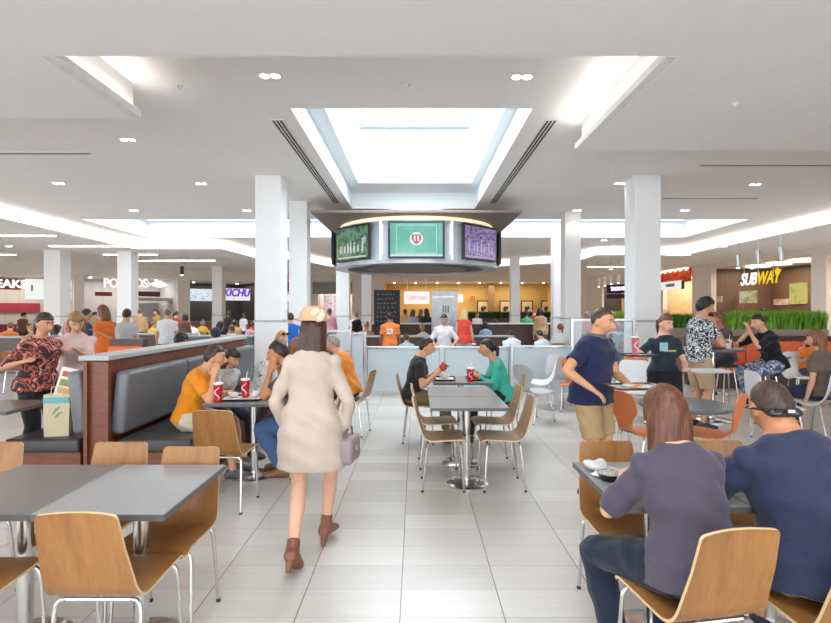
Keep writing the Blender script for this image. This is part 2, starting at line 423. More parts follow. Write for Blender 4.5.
# ------------------------------------------------------------------ columns
M_col = mat('white column paint', (.82, .82, .82), .7, var=.01)
M_colband = mat('grey column band', (.40, .41, .42), .4)
def column(px0, px1, z, top, label, band=1.42):
    w = (px1 - px0) / F * z; x = gx((px0 + px1) / 2, z + w * .0)
    e = empty('column', (x, z + w / 2, 0), 0, label, 'column')
    MB().box((0, 0, (band + top) / 2), (w, w, top - band), bev=.012).build('shaft', M_col, e)
    MB().box((0, 0, band / 2), (w + .02, w + .02, band), bev=.012).build('lower_casing', M_col, e)
    MB().box((0, 0, band), (w + .05, w + .05, .035), bev=.008).build('band', M_colband, e)
    MB().box((0, 0, .06), (w + .05, w + .05, .12), bev=.008).build('plinth', M_steel, e)
    return e
column(255, 281, 9.8, HC, 'wide white column at the far end of the upholstered booth')
column(289, 307, 12.1, HC, 'white column just right of and behind the wide booth column')
column(635, 661, 9.8, HC, 'broad white column right of the man in the navy polo')
column(565, 581, 13.4, HC, 'white column just left of the man in the navy polo')
column(553.5, 564, 16.4, HC, 'narrow far white column immediately left of another on the right')
column(43.5, 60, 18.9, HL, 'leftmost pale column, in front of the white lit menu board')
column(117, 131, 19.2, HL, 'pale column in front of the fish sign stall')
column(212, 222, 25.4, HL, 'slim pale column beside the purple lit sign on the left')
column(336, 349, 19.5, HC, 'white column below the left end of the screen ring')
column(361.5, 371, 24.0, HC, 'slim white column left of the black chalkboard')
column(511, 520, 24.0, HC, 'slim white column in front of the golden back wall')

# ------------------------------------------------------------------ ceiling fittings
M_lens = glow('downlight lens', (1, .95, .86), 10.)
M_trim = mat('white fitting trim', (.78, .77, .76), .5)
def downlight(px, py, h, label, energy=28, n=2):
    z = F * (h - CH) / (CY - py); x = gx(px, z)
    e = empty('ceiling_downlight', (x, z, h), 0, label, 'downlight', 'twin downlights')
    w = .13 * n
    MB().box((0, 0, -.006), (w, .15, .014), bev=.003).build('trim_plate', M_trim, e)
    for i in range(n):
        MB().lathe([(.045, -.02), (.045, -.008)], ((i - (n - 1) / 2) * .12, 0, 0), 14).build('lens', M_lens, e)
    l = bpy.data.lights.new('downlight_lamp', 'SPOT'); l.energy = energy; l.spot_size = R(110); l.spot_blend = .7; l.shadow_soft_size = .06; l.color = (1, .91, .80)
    o = bpy.data.objects.new('downlight_lamp', l); COL.objects.link(o); o.parent = e; o.location = (0, 0, -.04)
for px, py, h, lb in [(270, 75, HC, 'twin downlight in the raised bay, left of the skylight'), (522, 76, HC, 'twin downlight in the raised bay, right of the skylight'),
    (128, 139, HC, 'twin downlight just beyond the corner of the left soffit'), (59, 183, HC, 'twin downlight near the left frame edge above the lit cove'),
    (201, 183, HC, 'twin downlight left of the wide booth column'), (247, 210, HC, 'twin downlight just left of the wide booth column top'),
    (134, 210, HC, 'twin downlight above the left blue skylight'), (755, 184, HC, 'twin downlight right of the broad right column'),
    (620, 183, HC, 'twin downlight just left of the broad right column top'), (685, 210, HC, 'twin downlight above the right blue skylight'),
    (604, 240, HC, 'twin downlight below the right blue skylight'), (577, 210, HC, 'twin downlight by the top of the tall right column'),
    (9, 246, HL, 'downlight in the far left low ceiling'), (68, 254, HL, 'downlight beside the leftmost pale column'),
    (611, 269, HL, 'downlight above the pendants at right rear'), (724, 246, HL, 'downlight in the low ceiling left of the sandwich stall')]:
    downlight(px, py, h, lb, energy=14 if h == HC else 24)
# unseen downlights, added above and behind the viewpoint to light the room
for x, y in [(-5.5, 1.2), (4.5, 1.2), (-5.5, 4.6), (5.2, 4.4), (4.0, -2.0), (-5.0, -3.0)]:
    e = empty('ceiling_downlight', (x, y, HS), 0, 'downlight in the near soffit above the viewpoint', 'downlight', 'near soffit downlights')
    MB().box((0, 0, -.006), (.26, .15, .014), bev=.003).build('trim_plate', M_trim, e)
    for i in (-.06, .06): MB().lathe([(.045, -.02), (.045, -.008)], (i, 0, 0), 14).build('lens', M_lens, e)
    l = bpy.data.lights.new('downlight_lamp', 'SPOT'); l.energy = 22; l.spot_size = R(125); l.spot_blend = .8; l.shadow_soft_size = .1; l.color = (1, .91, .80)
    o = bpy.data.objects.new('downlight_lamp', l); COL.objects.link(o); o.parent = e; o.location = (0, 0, -.04)
# air slots beside the skylight: three dark slots in a frame
for x, lb in ((-1.88, 'three slot air diffuser left of the skylight'), (1.845, 'three slot air diffuser right of the skylight')):
    e = empty('air_diffuser', (x, 9.62, HC), 0, lb, 'air diffuser')
    MB().box((0, 0, -.006), (.17, 5.36, .012)).build('frame', M_trim, e)
    for dx in (-.05, 0, .05): MB().box((dx, 0, -.013), (.028, 5.3, .006)).build('slot', mat('dark diffuser slot', (.075, .075, .078), .8), e)
for x0, x1, py, lb in ((gx(-20, 8.45), gx(91, 8.45), 153, 'slim slot diffuser in the left ceiling'), (gx(699, 9.1), gx(860, 9.1), 165, 'long slim slot diffuser in the right ceiling'), (gx(661, 11.8), gx(757, 11.8), 198, 'slim slot diffuser right of the broad right column')):
    y = F * 2.6 / (CY - py); e = empty('air_diffuser', ((x0 + x1) / 2, y, HC), 0, lb, 'air diffuser')
    MB().box((0, 0, -.005), (x1 - x0, .13, .01)).build('frame', M_trim, e)
    MB().box((0, 0, -.011), (x1 - x0 - .04, .06, .006)).build('slot', mat('grey diffuser slot', (.25, .22, .20), .8), e)
M_lin = glow('linear lamp diffuser', (1, .93, .82), 9.)
for i, (a, b, py, lb) in enumerate([(-30, 55, 235, 'linear ceiling lamp at the left frame edge'), (50, 142, 245.5, 'linear ceiling lamp between the two left pale columns'), (-20, 15, 254, 'short linear ceiling lamp at far left'),
    (104, 157, 254, 'linear ceiling lamp over the fish sign stall'), (132, 180, 260.5, 'linear ceiling lamp just left of the slim pale column'), (150, 215, 260, 'linear ceiling lamp by the slim pale column'),
    (588, 632, 266.5, 'linear ceiling lamp above the row of pendants'), (668, 690, 254, 'short linear ceiling lamp right of the broad right column'), (500, 532, 277, 'linear ceiling lamp before the golden wall')]):
    z = F * (HL - CH) / (CY - py); x0, x1 = gx(a, z), gx(b, z)
    e = empty('linear_ceiling_lamp', ((x0 + x1) / 2, z, HL), 0, lb, 'ceiling lamp', 'linear ceiling lamps')
    MB().box((0, 0, -.01), (x1 - x0 + .03, .16, .02)).build('housing', M_trim, e)
    MB().box((0, 0, -.028), (x1 - x0, .11, .018)).build('diffuser', M_lin, e)
# sprinklers / detectors
for px, py, h in ((180, 86, HC), (408, 84, HC), (735, 103, HS), (28, 168, HC), (253, 168, HC), (614, 170, HC), (180, 300, HC)):
    if py > 250: continue
    z = F * (h - CH) / (CY - py)
    lb = {180: 'small ceiling sensor near the left cove', 408: 'small ceiling sensor in front of the skylight', 735: 'small ceiling sensor in the right soffit', 28: 'small sprinkler at far left ceiling', 253: 'small sprinkler left of the wide column', 614: 'small sprinkler left of the broad right column'}[px]
    o = MB().lathe([(.035, -.002), (.035, -.014), (.015, -.02), (.013, -.036)], (0, 0, 0), 14).build('ceiling_sensor', M_trim, smooth='auto'); o.location = (gx(px, z), z, h); tag(o, lb, 'sensor', 'ceiling sensors')

# pendants at right
def pendant(px, pyt, pyb, z, label, r=.09, big=False, cap=HL, shade=None):
    x = gx(px, z); zt, zb = gh(pyt, z), gh(pyb, z)
    e = empty('pendant_lamp', (x, z, cap), 0, label, 'pendant lamp', 'pendants on the right')
    MB().lathe([(.05, -.02), (.05, 0)], (0, 0, 0), 12).build('ceiling_rose', M_steel, e)
    MB().tube([(0, 0, 0), (0, 0, zt - cap)], .008, 6).build('cord', M_steel, e)
    MB().lathe([(.02, zt - cap), (r, zt - cap - .02), (r, zb - cap + .02), (r * .92, zb - cap)], (0, 0, 0), 16).build('lamp_shade', shade or M_steel, e, smooth='auto')
    MB().lathe([(r * .7, zb - cap - .012), (r * .7, zb - cap + .001)], (0, 0, 0), 14).build('bulb', M_lens, e)
M_wpend = mat('cream pendant tube', (.78, .74, .68), .4)
for px, a, b, z, lb in ((738, 254, 268, 17, 'leftmost tube pendant before the sandwich stall'), (758, 250, 265, 16, 'middle tube pendant before the sandwich stall'), (781, 247, 262, 15, 'rightmost tube pendant before the sandwich stall')):
    pendant(px, a, b, z, lb, r=.07)
for i, px in enumerate((599, 605, 611, 618.5)):
    pendant(px, 278 - i * 1.2, 287 - i * 1.4, 25 - i * .7, ['first and lowest', 'second', 'third', 'fourth and nearest'][i] + ' of the slim pendants left of the purple sign', r=.06, shade=M_wpend)
pendant(182, 266, 275, 24, 'lone dark pendant in the left rear', r=.08, shade=M_dark)

# ------------------------------------------------------------------ hanging screen ring
RC = (0.02, 14.0); RR = 2.15; Z0, Z1 = 2.72, 3.72
ring = empty('hanging_screen_ring', (RC[0], RC[1], 3.2), 0, 'round overhead ring of video screens hanging below the skylight end', 'screen ring')
M_rim = mat('blue grey metal fascia', (.44, .49, .54), .35, .3, var=.05)
M_under = mat('brown plate underside', (.20, .16, .13), .55)
def L3(z): return z - 3.2
MB().box((0, 0, L3(3.86)), (4.78, 4.78, .06), bev=.01).build('top_plate', [M_under], ring)
MB().lathe([(1.2, L3(3.89)), (1.2, L3(HC))], (0, 0, 0), 32).build('hanger_drum', M_white, ring)
b = MB()
N = 64
def ringwall(mb, r0, r1, za, zb, n=64):
    pr = [(r1, za), (r1, zb), (r0, zb), (r0, za), (r1, za)]
    rs = [[V((r * math.cos(2 * PI * k / n), r * math.sin(2 * PI * k / n), z)) for k in range(n)] for r, z in pr]
    return mb.rings(rs, cap=False)
ringwall(MB_ := MB(), RR - .12, RR - .02, L3(Z0 + .1), L3(Z1 - .04)); MB_.build('drum_wall', M_rim, ring, smooth='auto')
ringwall(MB_ := MB(), RR - .3, RR + .03, L3(Z0), L3(Z0 + .2)); MB_.build('lower_fascia', M_rim, ring, smooth='auto')
ringwall(MB_ := MB(), RR - .3, RR + .02, L3(Z1 - .08), L3(Z1)); MB_.build('upper_fascia', M_rim, ring, smooth='auto')
ringwall(MB_ := MB(), RR - .22, RR - .1, L3(Z1), L3(3.83)); MB_.build('cove_band', glow('amber cove band', (1, .72, .38), .7), ring, smooth='auto')
MB().lathe([(RR - .32, L3(Z0 + .05)), (RR - .32, L3(Z0 + .08))], (0, 0, 0), 48).build('dark_soffit', M_dark, ring)
MB().lathe([(RR - .8, L3(Z0 + .01)), (RR - .8, L3(Z0 + .05))], (0, 0, 0), 48).build('soffit_disc', mat('brown soffit disc', (.20, .15, .13), .5), ring)
def screen_mat(name, cols, scale, strength, stretch=(1, 1, 1)):
    n = NT(name); nz = n.add('ShaderNodeTexNoise'); nz.inputs['Scale'].default_value = scale; nz.inputs['Detail'].default_value = 5
    n.link(n.coord(stretch), nz.inputs['Vector'])
    c = n.ramp(nz.outputs['Fac'], [(.3 + .4 * i / (len(cols) - 1), q) for i, q in enumerate(cols)])
    n.b.inputs['Base Color'].default_value = (.02, .02, .02, 1); n.b.inputs['Roughness'].default_value = .15
    n.link(c, n.b.inputs['Emission Color']); n.b.inputs['Emission Strength'].default_value = strength; return n.m
SCR = [screen_mat('screen green play', ['#1d2a1c', '#2f5a2c', '#5d8f70', '#223'.replace('#223', '#202830'), '#9fb3ad'], 3.2, .8),
       screen_mat('screen teal court', ['#4f9f8f', '#66b9a6', '#8fd0c0'], 1.4, .8),
       screen_mat('screen purple crowd', ['#2a2340', '#6a4f9a', '#9a86b8', '#3a3050', '#b8a8c8'], 5, .75, (1, 1, 2))]
M_bez = mat('black screen bezel', (.012, .012, .014), .25)
for i in range(8):
    a = R(45 * i); rz = a   # screen i faces direction (sin a, -cos a)
    d = V((math.sin(a), -math.cos(a), 0)); p = d * (RR + .005)
    s = MB().box((0, -.02, 0), (1.3, .07, .86), bev=.01).build('screen', M_bez, ring, loc=(p.x, p.y, L3(3.25)), rz=rz)
    kind = {7: 0, 0: 1, 1: 2}.get(i, i % 3)
    MB().box((0, -.058, .0), (1.2, .006, .76)).build('picture', SCR[kind], s)
    if kind == 1:
        q = MB(); q.lathe([(.15, 0), (.15, .004)], (0, 0, 0), 28); o = q.build('centre_circle', glow('screen pale ring', (.75, .92, .86), .8, .02), s); o.rotation_euler.x = PI / 2; o.location = (0, -.062, .02)
        q = MB().prism([(-.1, .1), (.1, .1), (.12, 0), (.07, -.08), (0, -.14), (-.07, -.08), (-.12, 0)], 0, .004); o = q.build('emblem', glow('screen emblem red', (.55, .08, .10), .8, .02), s); o.rotation_euler.x = PI / 2; o.location = (0, -.068, .02)
        q = MB().box((-.04, 0, .002), (.03, .12, .004)).box((.04, 0, .002), (.03, .12, .004)); o = q.build('emblem_mark', glow('screen emblem white', (.9, .9, .9), .8, .02), s); o.rotation_euler.x = PI / 2; o.location = (0, -.074, .03)
        g = MB()
        for x in (-.46, .46): g.box((x, -.063, 0), (.012, .004, .66))
        for z in (-.31, .33): g.box((0, -.063, z), (.92, .004, .012))
        g.box((0, -.063, -.36), (1.2, .004, .05)); g.build('court_lines', glow('screen court line', (.62, .85, .8), .7, .02), s)
    else:
        g = MB(); random.seed(i)
        for q in range(7): 
            x = -.42 + .14 * q + random.uniform(-.04, .04); h = random.uniform(.1, .3)
            g.ball((x, -.062, -.2 + h * .3), (.035, .003, h * .6), 8).ball((x, -.063, -.2 + h), (.025, .004, .03), 8)
        g.box((0, -.063, -.34), (1.1, .004, .035)); g.build('players', glow('screen players %d' % kind, ((.7, .75, .7), 0, (.55, .45, .75))[kind], .6, .02), s)
    a2 = a + R(22.5); d = V((math.sin(a2), -math.cos(a2), 0)) * (RR + .0)
    MB().box((0, -.01, 0), (.035, .05, Z1 - Z0 - .12)).build('light_bar', glow('white light bar', (1, .98, .95), 1.4), ring, loc=(d.x, d.y, L3(3.26)), rz=a2)

# ------------------------------------------------------------------ signs and menus on the stalls
M_sgw = glow('white lit letters', (1, .97, .93), .85, .3)
M_sgy = glow('yellow lit letters', (1, .62, .005), .75, .02)
M_sgp = glow('violet lit letters', (.20, .03, .62), .7, .02)
M_lb = glow('white lightbox', (.9, .95, .93), .6, .4)
def onwall(s, px, py, off):
    t, z = s.at(px, off); return t, s.pt(t, off, gh(py, z)), z
def panel(name, s, p0, p1, q0, q1, off, m, label=None, cat=None, group=None, parent=None, th=.06):
    t0, a, z0 = onwall(s, p0, q0, off); t1, b, z1 = onwall(s, p1, q1, off); z = (z0 + z1) / 2
    ht, hb = gh(q0, z), gh(q1, z); c = s.pt((t0 + t1) / 2, off, (ht + hb) / 2)
    o = MB().box((0, 0, 0), (t1 - t0, th, ht - hb), bev=.008).build(name, m, None, loc=c, rz=s.rz)
    if label: tag(o, label, cat, group)
    return o, t1 - t0, ht - hb
M_menu = screen_mat('menu print', ['#e8ecec', '#f4f2ea', '#d9c6b0', '#b06a50', '#f2f0ea'], 4, .7, (1, 1, 2.5))
M_menup = screen_mat('menu print pink', ['#f0e6ea', '#d88aa0', '#f4f0ee', '#8a5a9a', '#f0dede'], 5, .75, (1, 1, 2))
# far left stall
b_, w_, h_ = panel('stall_sign', s2, -14, 21, 278.5, 289.5, -.06, M_red, 'dark red sign with white letters ending TEAKS at the left frame edge', 'sign')
text('lettering', 'STEAKS', h_ * 1.0, M_sgw, b_, (0, -.05, 0), ext=.02, bold=.02)
o, w_, h_ = panel('menu_lightbox', s2, 25, 71.5, 279.5, 299.5, -.08, M_lb, 'white lit menu lightbox behind the leftmost pale column', 'menu board')
MB().tube([(-w_ * .36, -.04, h_ * .2), (-w_ * .36, -.04, -h_ * .1)], .03, 6).build('bottle_print', M_dark, o)
MB().lathe([(h_ * .22, 0), (h_ * .22, .01)], (0, 0, 0), 18).build('round_print', mat('orange print', '#d9763a', .6), o, loc=(w_ * .38, -.03, -.02)).rotation_euler.x = PI / 2
MB().lathe([(h_ * .16, 0), (h_ * .16, .01)], (0, 0, 0), 18).build('leaf_print', mat('green print', '#8fc04a', .6), o, loc=(w_ * .05, -.03, .05)).rotation_euler.x = PI / 2
panel('menu_strip', s2, -25, 40, 303, 312.5, 2.6, mat('maroon menu strip', (.28, .02, .04), .5), 'maroon strip above the counter of the far left stall', 'menu board')
panel('menu_strip', s2, 60, 73, 300, 312, 2.6, mat('maroon menu strip', (.28, .02, .04), .5), 'maroon panel right of the leftmost pale column', 'menu board')
# fish stall
e = empty('stall_sign', onwall(s2, 135, 284, -.1)[1], s2.rz, 'white PO ROS letters with a white fish on the pale stall', 'sign')
def rel(s, px, py, off, e):
    p = V(onwall(s, px, py, off)[1]) - e.location; return (p.dot(s.u), p.dot(s.n), p.z)
text('lettering', 'PO', .62, M_sgw, e, rel(s2, 111, 283.5, -.1, e), ext=.03, bold=.012, sx=.8)
text('lettering', 'ROS', .62, M_sgw, e, rel(s2, 138, 283.5, -.1, e), ext=.03, bold=.012, sx=.8)
x, y, zz = rel(s2, 157, 284.5, -.1, e)
fish = [(-.42, .22), (-.3, .04), (-.12, .2), (.12, .26), (.32, .16), (.5, 0), (.32, -.14), (.12, -.22), (-.12, -.16), (-.3, -.02), (-.42, -.2), (-.36, 0)]
o = MB().prism([(a * 1.1, b * .8) for a, b in fish], 0, .05).build('fish', M_sgw, e, loc=(x, y, zz)); o.rotation_euler.x = PI / 2
o, w_, h_ = panel('stall_sign', s2, 95, 112, 292, 296, -.1, mat('rust sign', '#8f3a2a', .5), 'small rust red sign under the letters PO', 'sign')
o, w_, h_ = panel('stall_sign', s2, 134, 160, 291.5, 296.5, -.1, mat('dark rust sign', '#5a3a34', .5), 'small dark sign strip under the letters ROS and fish', 'sign')
panel('oven_hood', s2, 133, 176, 298, 301, 1.2, M_steel, 'steel hood across the fish stall', 'hood', th=.8)
panel('oven', s2, 138, 158, 303, 316, 2.3, M_steel, 'steel oven at the back of the fish stall', 'oven', th=.3)
# purple stall
panel('menu_lightbox', s3, 190, 212, 289, 301, .12, screen_mat('menu pale blue', ['#7f92a8', '#c4d2e0', '#e8eef4', '#8fa0b4'], 4, .8, (1, 1, 3)), 'pale blue lit menu left of the slim column', 'menu board')
o, w_, h_ = panel('stall_sign', s3, 222, 250, 288.5, 300.5, .1, screen_mat('menu pale violet', ['#c8c0d8', '#eceaf4', '#d4cce4'], 3, .8), 'lit pale sign with violet letters KICHU in the dark stall', 'sign')
text('lettering', 'KICHU', h_ * .85, M_sgp, o, (-.02, -.06, h_ * .12), ext=.03, shear=.25, bold=.02, sx=.85)
# hidden stall between columns and menu grid stall
o, w_, h_ = panel('stall_sign', s3, 280, 305, 282, 292, -.06, mat('red sign board', '#c23a32', .5), 'red sign board between the two left white columns', 'sign')
text('lettering', 'S', h_ * .9, M_sgw, o, (w_ * .1, -.05, 0), ext=.02, bold=.02)
panel('menu_lightbox', s3, 280, 304, 295, 301, -.02, M_lb, 'white lit strip under the red sign between the columns', 'menu board')
o, w_, h_ = panel('stall_header', s4, 312, 352, 282, 294, -.05, mat('grey green header', '#8f938a', .6), 'grey green header with dim letters over the menu screens', 'sign')
text('lettering', 'SANDELLA', h_ * .35, mat('dim letters', '#b5b8b0', .5), o, (0, -.05, 0), ext=.01) if False else None
random.seed(3)
for r_, (qa, qb) in enumerate(((295.5, 303), (304, 312.5))):
    for c_ in range(4):
        p0 = 317 + c_ * 8.2
        panel('menu_screen', s4, p0, p0 + 7.2, qa, qb, 2.42, M_menup, ('top' if r_ == 0 else 'bottom') + ' row menu screen, %s from the left in the lit grid' % ['first', 'second', 'third', 'fourth'][c_], 'menu screen', 'lit menu screens of the grid')
# golden stall: pictures, pilaster, sign
for p0, p1, lb in ((477, 490, 'framed picture left on the golden wall'), (499.5, 512, 'framed picture just left of the slim column on the golden wall'), (521, 533, 'framed picture just right of the slim column on the golden wall'), (541, 552, 'rightmost framed picture on the golden wall')):
    o, w_, h_ = panel('framed_picture', s4, p0, p1, 300.5, 314, 3.1, mat('dark picture frame', (.04, .025, .02), .4), lb, 'picture', 'pictures on the golden wall')
    MB().box((0, -.035, 0), (w_ - .16, .02, h_ - .16)).build('canvas', mat('cream canvas', (.62, .50, .36), .7), o)
    MB().ball((-.06, -.05, -h_ * .12), (w_ * .16, .01, h_ * .2), 10).ball((.1, -.05, -h_ * .05), (w_ * .1, .01, h_ * .14), 10).build('picture_motif', M_blk, o)
panel('wall_pilaster', s4, 488, 494, 280, 330, 2.9, mat('brown pilaster', (.26, .15, .09), .6), 'brown pilaster on the golden wall', 'pilaster', th=.3)
o, w_, h_ = panel('wall_clock', s4, 470, 475, 296, 301, 3.12, mat('orange disc', '#b5702a', .5), 'small orange plaque on the golden wall', 'plaque')
# chalkboard, white sign with red letters, steel board
def board(p0, p1, q0, q1, z, m, name, label, cat, th=.06, legs=True):
    x0, x1 = gx(p0, z), gx(p1, z); zt, zb = gh(q0, z), gh(q1, z)
    e = empty(name, ((x0 + x1) / 2, z, 0), 0, label, cat)
    MB().box((0, 0, (zt + zb) / 2), (x1 - x0, th, zt - zb), bev=.01).build('board', m, e)
    if legs:
        for x in (-(x1 - x0) * .42, (x1 - x0) * .42): MB().box((x, .0, zb / 2), (.05, .05, zb)).build('leg', M_dark, e)
        MB().box((0, 0, .02), (x1 - x0, .4, .04)).build('base', M_dark, e)
    return e, x1 - x0, zt, zb
e, w_, zt, zb = board(374, 400, 290, 327, 15.0, mat('black chalkboard', (.025, .025, .028), .6), 'chalkboard', 'tall black chalkboard covered in faint white writing', 'chalkboard')
g = MB(); random.seed(5)
for r_ in range(7):
    x = -w_ * .38
    while x < w_ * .3:
        L = random.uniform(.03, .1); z = zt - .14 - r_ * .13
        g.tube([(x, -.036, z), (x + L * .3, -.036, z + random.uniform(.02, .06)), (x + L * .6, -.036, z - .01), (x + L, -.036, z + random.uniform(0, .04))], .006, 4); x += L + random.uniform(.02, .06)
g.build('chalk_writing', mat('chalk', (.5, .5, .5), .9), e)
e, w_, zt, zb = board(404, 429.5, 291.5, 304, 22.0, M_lb, 'hanging_sign', 'white sign with red letters Universal before the golden stall', 'sign', legs=False)
text('lettering', 'Universal', (zt - zb) * .52, glow('red sign letters', (.75, .03, .05), .9), e, (0, -.045, (zt + zb) / 2), ext=.01, bold=.012, sx=.8)
for x in (-.4, .4): MB().tube([(x, 0, zt), (x, 0, HC if False else 4.2)], .012, 6).build('cable', M_steel, e)
e, w_, zt, zb = board(458, 463, 294, 302.5, 21.9, M_lb, 'hanging_sign', 'small white lit panel right of the steel board', 'sign', legs=False)
MB().tube([(0, 0, zt), (0, 0, 4.2)], .012, 6).build('cable', M_steel, e)
e, w_, zt, zb = board(431.5, 457, 290.5, 336, 14.6, mat('grey steel board', (.40, .42, .44), .35, .6, var=.1), 'standing_sign', 'tall brushed grey sign panel with three dark strokes', 'sign panel')
for x in (-.07, 0, .07): MB().box((x + .04, -.04, gh(309, 14.6)), (.025, .02, .2)).build('stroke', M_dark, e)
MB().box((0, -.04, gh(297, 14.6)), (w_ * .9, .02, .03)).build('trim_line', M_steel, e)
# purple sign right rear
o, w_, h_ = panel('stall_sign', s5, 607, 634, 284.5, 293, -.05, mat('purple sign board', '#3d1a5e', .5), 'purple sign board with pale letters at the right rear', 'sign')
text('lettering', 'TACO BELL', h_ * .55, glow('pale violet letters', (.8, .6, .95), 1.3), o, (0, -.05, 0), ext=.02, bold=.02, sx=.8)
panel('sign_valance', s5, 607, 634, 294, 298.5, -.05, mat('dark purple', '#3a1746', .5), 'dark purple band below the purple sign', 'sign')
# orange red stall front and white lozenge sign
o, w_, h_ = panel('stall_header', s6, 660, 690.5, 269, 283, -.05, spots('orange red flame print', ['#d8341e', '#e8532a', '#f07a3a'], 2.5, .5), 'orange red printed header right of the broad column', 'sign')
g = MB()
for i in range(6): g.lathe([(.08, .05), (.16, -.02), (.02, -.16)], (-w_ * .42 + i * w_ * .168, -.1, h_ * .5 - .02), 10)
g.build('header_bulbs', glow('warm header lamps', (1, .75, .45), 2.5), o)
o, w_, h_ = panel('stall_sign', s6, 660.5, 681, 281.5, 289.5, -.25, M_lb, 'white lozenge sign under the orange header', 'sign')
text('lettering', 'CHARLEYS', h_ * .5, mat('dull mauve letters', '#8a5a78', .5), o, (.05, -.05, 0), ext=.01, bold=.01, sx=.9)
panel('sign_bracket', s6, 681, 684, 280.5, 289, -.2, M_dark, 'dark bracket at the end of the white lozenge sign', 'bracket')
# sandwich stall sign
e = empty('stall_sign', onwall(s6, 757, 279, -.12)[1], s6.rz, 'backlit SUBWAY sign with white and yellow italic letters', 'sign')
hh = .70
text('lettering', 'SUB', hh, M_sgw, e, (rel(s6, 757, 279, -.12, e)[0] - .02, -.02, 0), ext=.012, shear=.3, bold=.012, align='RIGHT', sx=.84)
text('lettering', 'WAY', hh, M_sgy, e, (.0, -.02, 0), ext=.012, shear=.3, bold=.012, align='LEFT', sx=.80)
o = MB().prism([(0, .07), (.08, .06), (.08, .13), (.22, 0), (.08, -.13), (.08, -.06), (0, -.07)], 0, .05).build('arrow', M_sgy, e, loc=(1.16, -.02, .24)); o.rotation_euler.x = PI / 2
MB().box((0, .05, 0), (2.4, .03, .05)).build('rail', M_dark, e)
for x in (-.9, 0, .9): MB().tube([(x, .05, 0), (x, .05, HL - e.location.z)], .012, 6).build('hanger_rod', M_white, e)
# inside sandwich stall: hanging light rings, menu boards
for px, py, off, lb in ((758, 266.5, .9, 'left round lamp inside the sandwich stall'), (779, 264, .9, 'middle round lamp inside the sandwich stall'), (803, 261, .9, 'right round lamp inside the sandwich stall')):
    t, p, z = onwall(s6, px, py, off); o = MB().lathe([(.44, -.03), (.47, 0), (.44, .03)], (0, 0, 0), 28).build('disc_lamp', glow('cream disc lamp', (1, .84, .60), 1.4), loc=p); tag(o, lb, 'lamp', 'round lamps in the sandwich stall')
o, w_, h_ = panel('menu_board', s6, 740, 757, 291, 303, 1.2, screen_mat('menu sandwich pale', ['#8fae5a', '#d8d6b0', '#b8a070', '#6f9a4a'], 2.5, .6), 'pale green menu board below the sandwich sign', 'menu board')
for x in (-w_ * .4, w_ * .4): MB().tube([(x, 0, h_ / 2 - .01), (x, 0, 3.62 - o.location.z)], .012, 6).build('hanger_rod', M_dark, o)
panel('menu_board', s6, 790, 807, 283, 304, 2.818, screen_mat('menu sandwich green', ['#5f8a2f', '#b8c05a', '#d8c070', '#6a8a3a'], 2.5, .7), 'green and yellow menu board at the right of the sandwich stall', 'menu board')
panel('menu_board', s6, 774, 789, 299, 305, 2.818, screen_mat('menu sandwich red', ['#b0583a', '#d8a080', '#e8d8c8'], 4, .7), 'reddish menu strip at mid right of the sandwich stall', 'menu board')
panel('notice', s6, 717, 722, 296, 302, -.02, mat('cream notice', '#d8c9a8', .7), 'small cream notice on the brown wall', 'notice')
# ------------------------------------------------------------------ furniture
M_ply = wood('oak plywood', (.235, .092, .024), (.36, .165, .050), .38, 5., (1.6, 1, .10), .4)
M_plyd = wood('darker oak plywood', (.27, .155, .075), (.40, .25, .14), .38, 5., (1.6, 1, .10), .4)
M_edge = mat('pale plywood edge', (.62, .45, .25), .5)
M_lam = mat('grey laminate', (.27, .265, .262), .28, var=.04, vscale=30, spec=.6)
M_lamd = mat('taupe grey laminate', (.13, .108, .094), .3, var=.05, vscale=30, spec=.6)
M_lame = mat('dark laminate edge', (.10, .10, .10), .4)
M_rub = mat('black rubber', (.02, .02, .02), .7)
def fillet(pts, n=5):
    """quadratic rounding of the inner corners of a (y, z, r) polyline"""
    out = []
    for i, (y, z, r) in enumerate(pts):
        p = V((y, z))
        if r <= 0 or i in (0, len(pts) - 1): out.append(p); continue
        a = V(pts[i - 1][:2]) - p; b = V(pts[i + 1][:2]) - p
        pa, pb = p + a.normalized() * min(r, a.length * .5), p + b.normalized() * min(r, b.length * .5)
        for k in range(n + 1):
            t = k / n; out.append(pa * (1 - t) ** 2 + p * 2 * t * (1 - t) + pb * t * t)
    return out
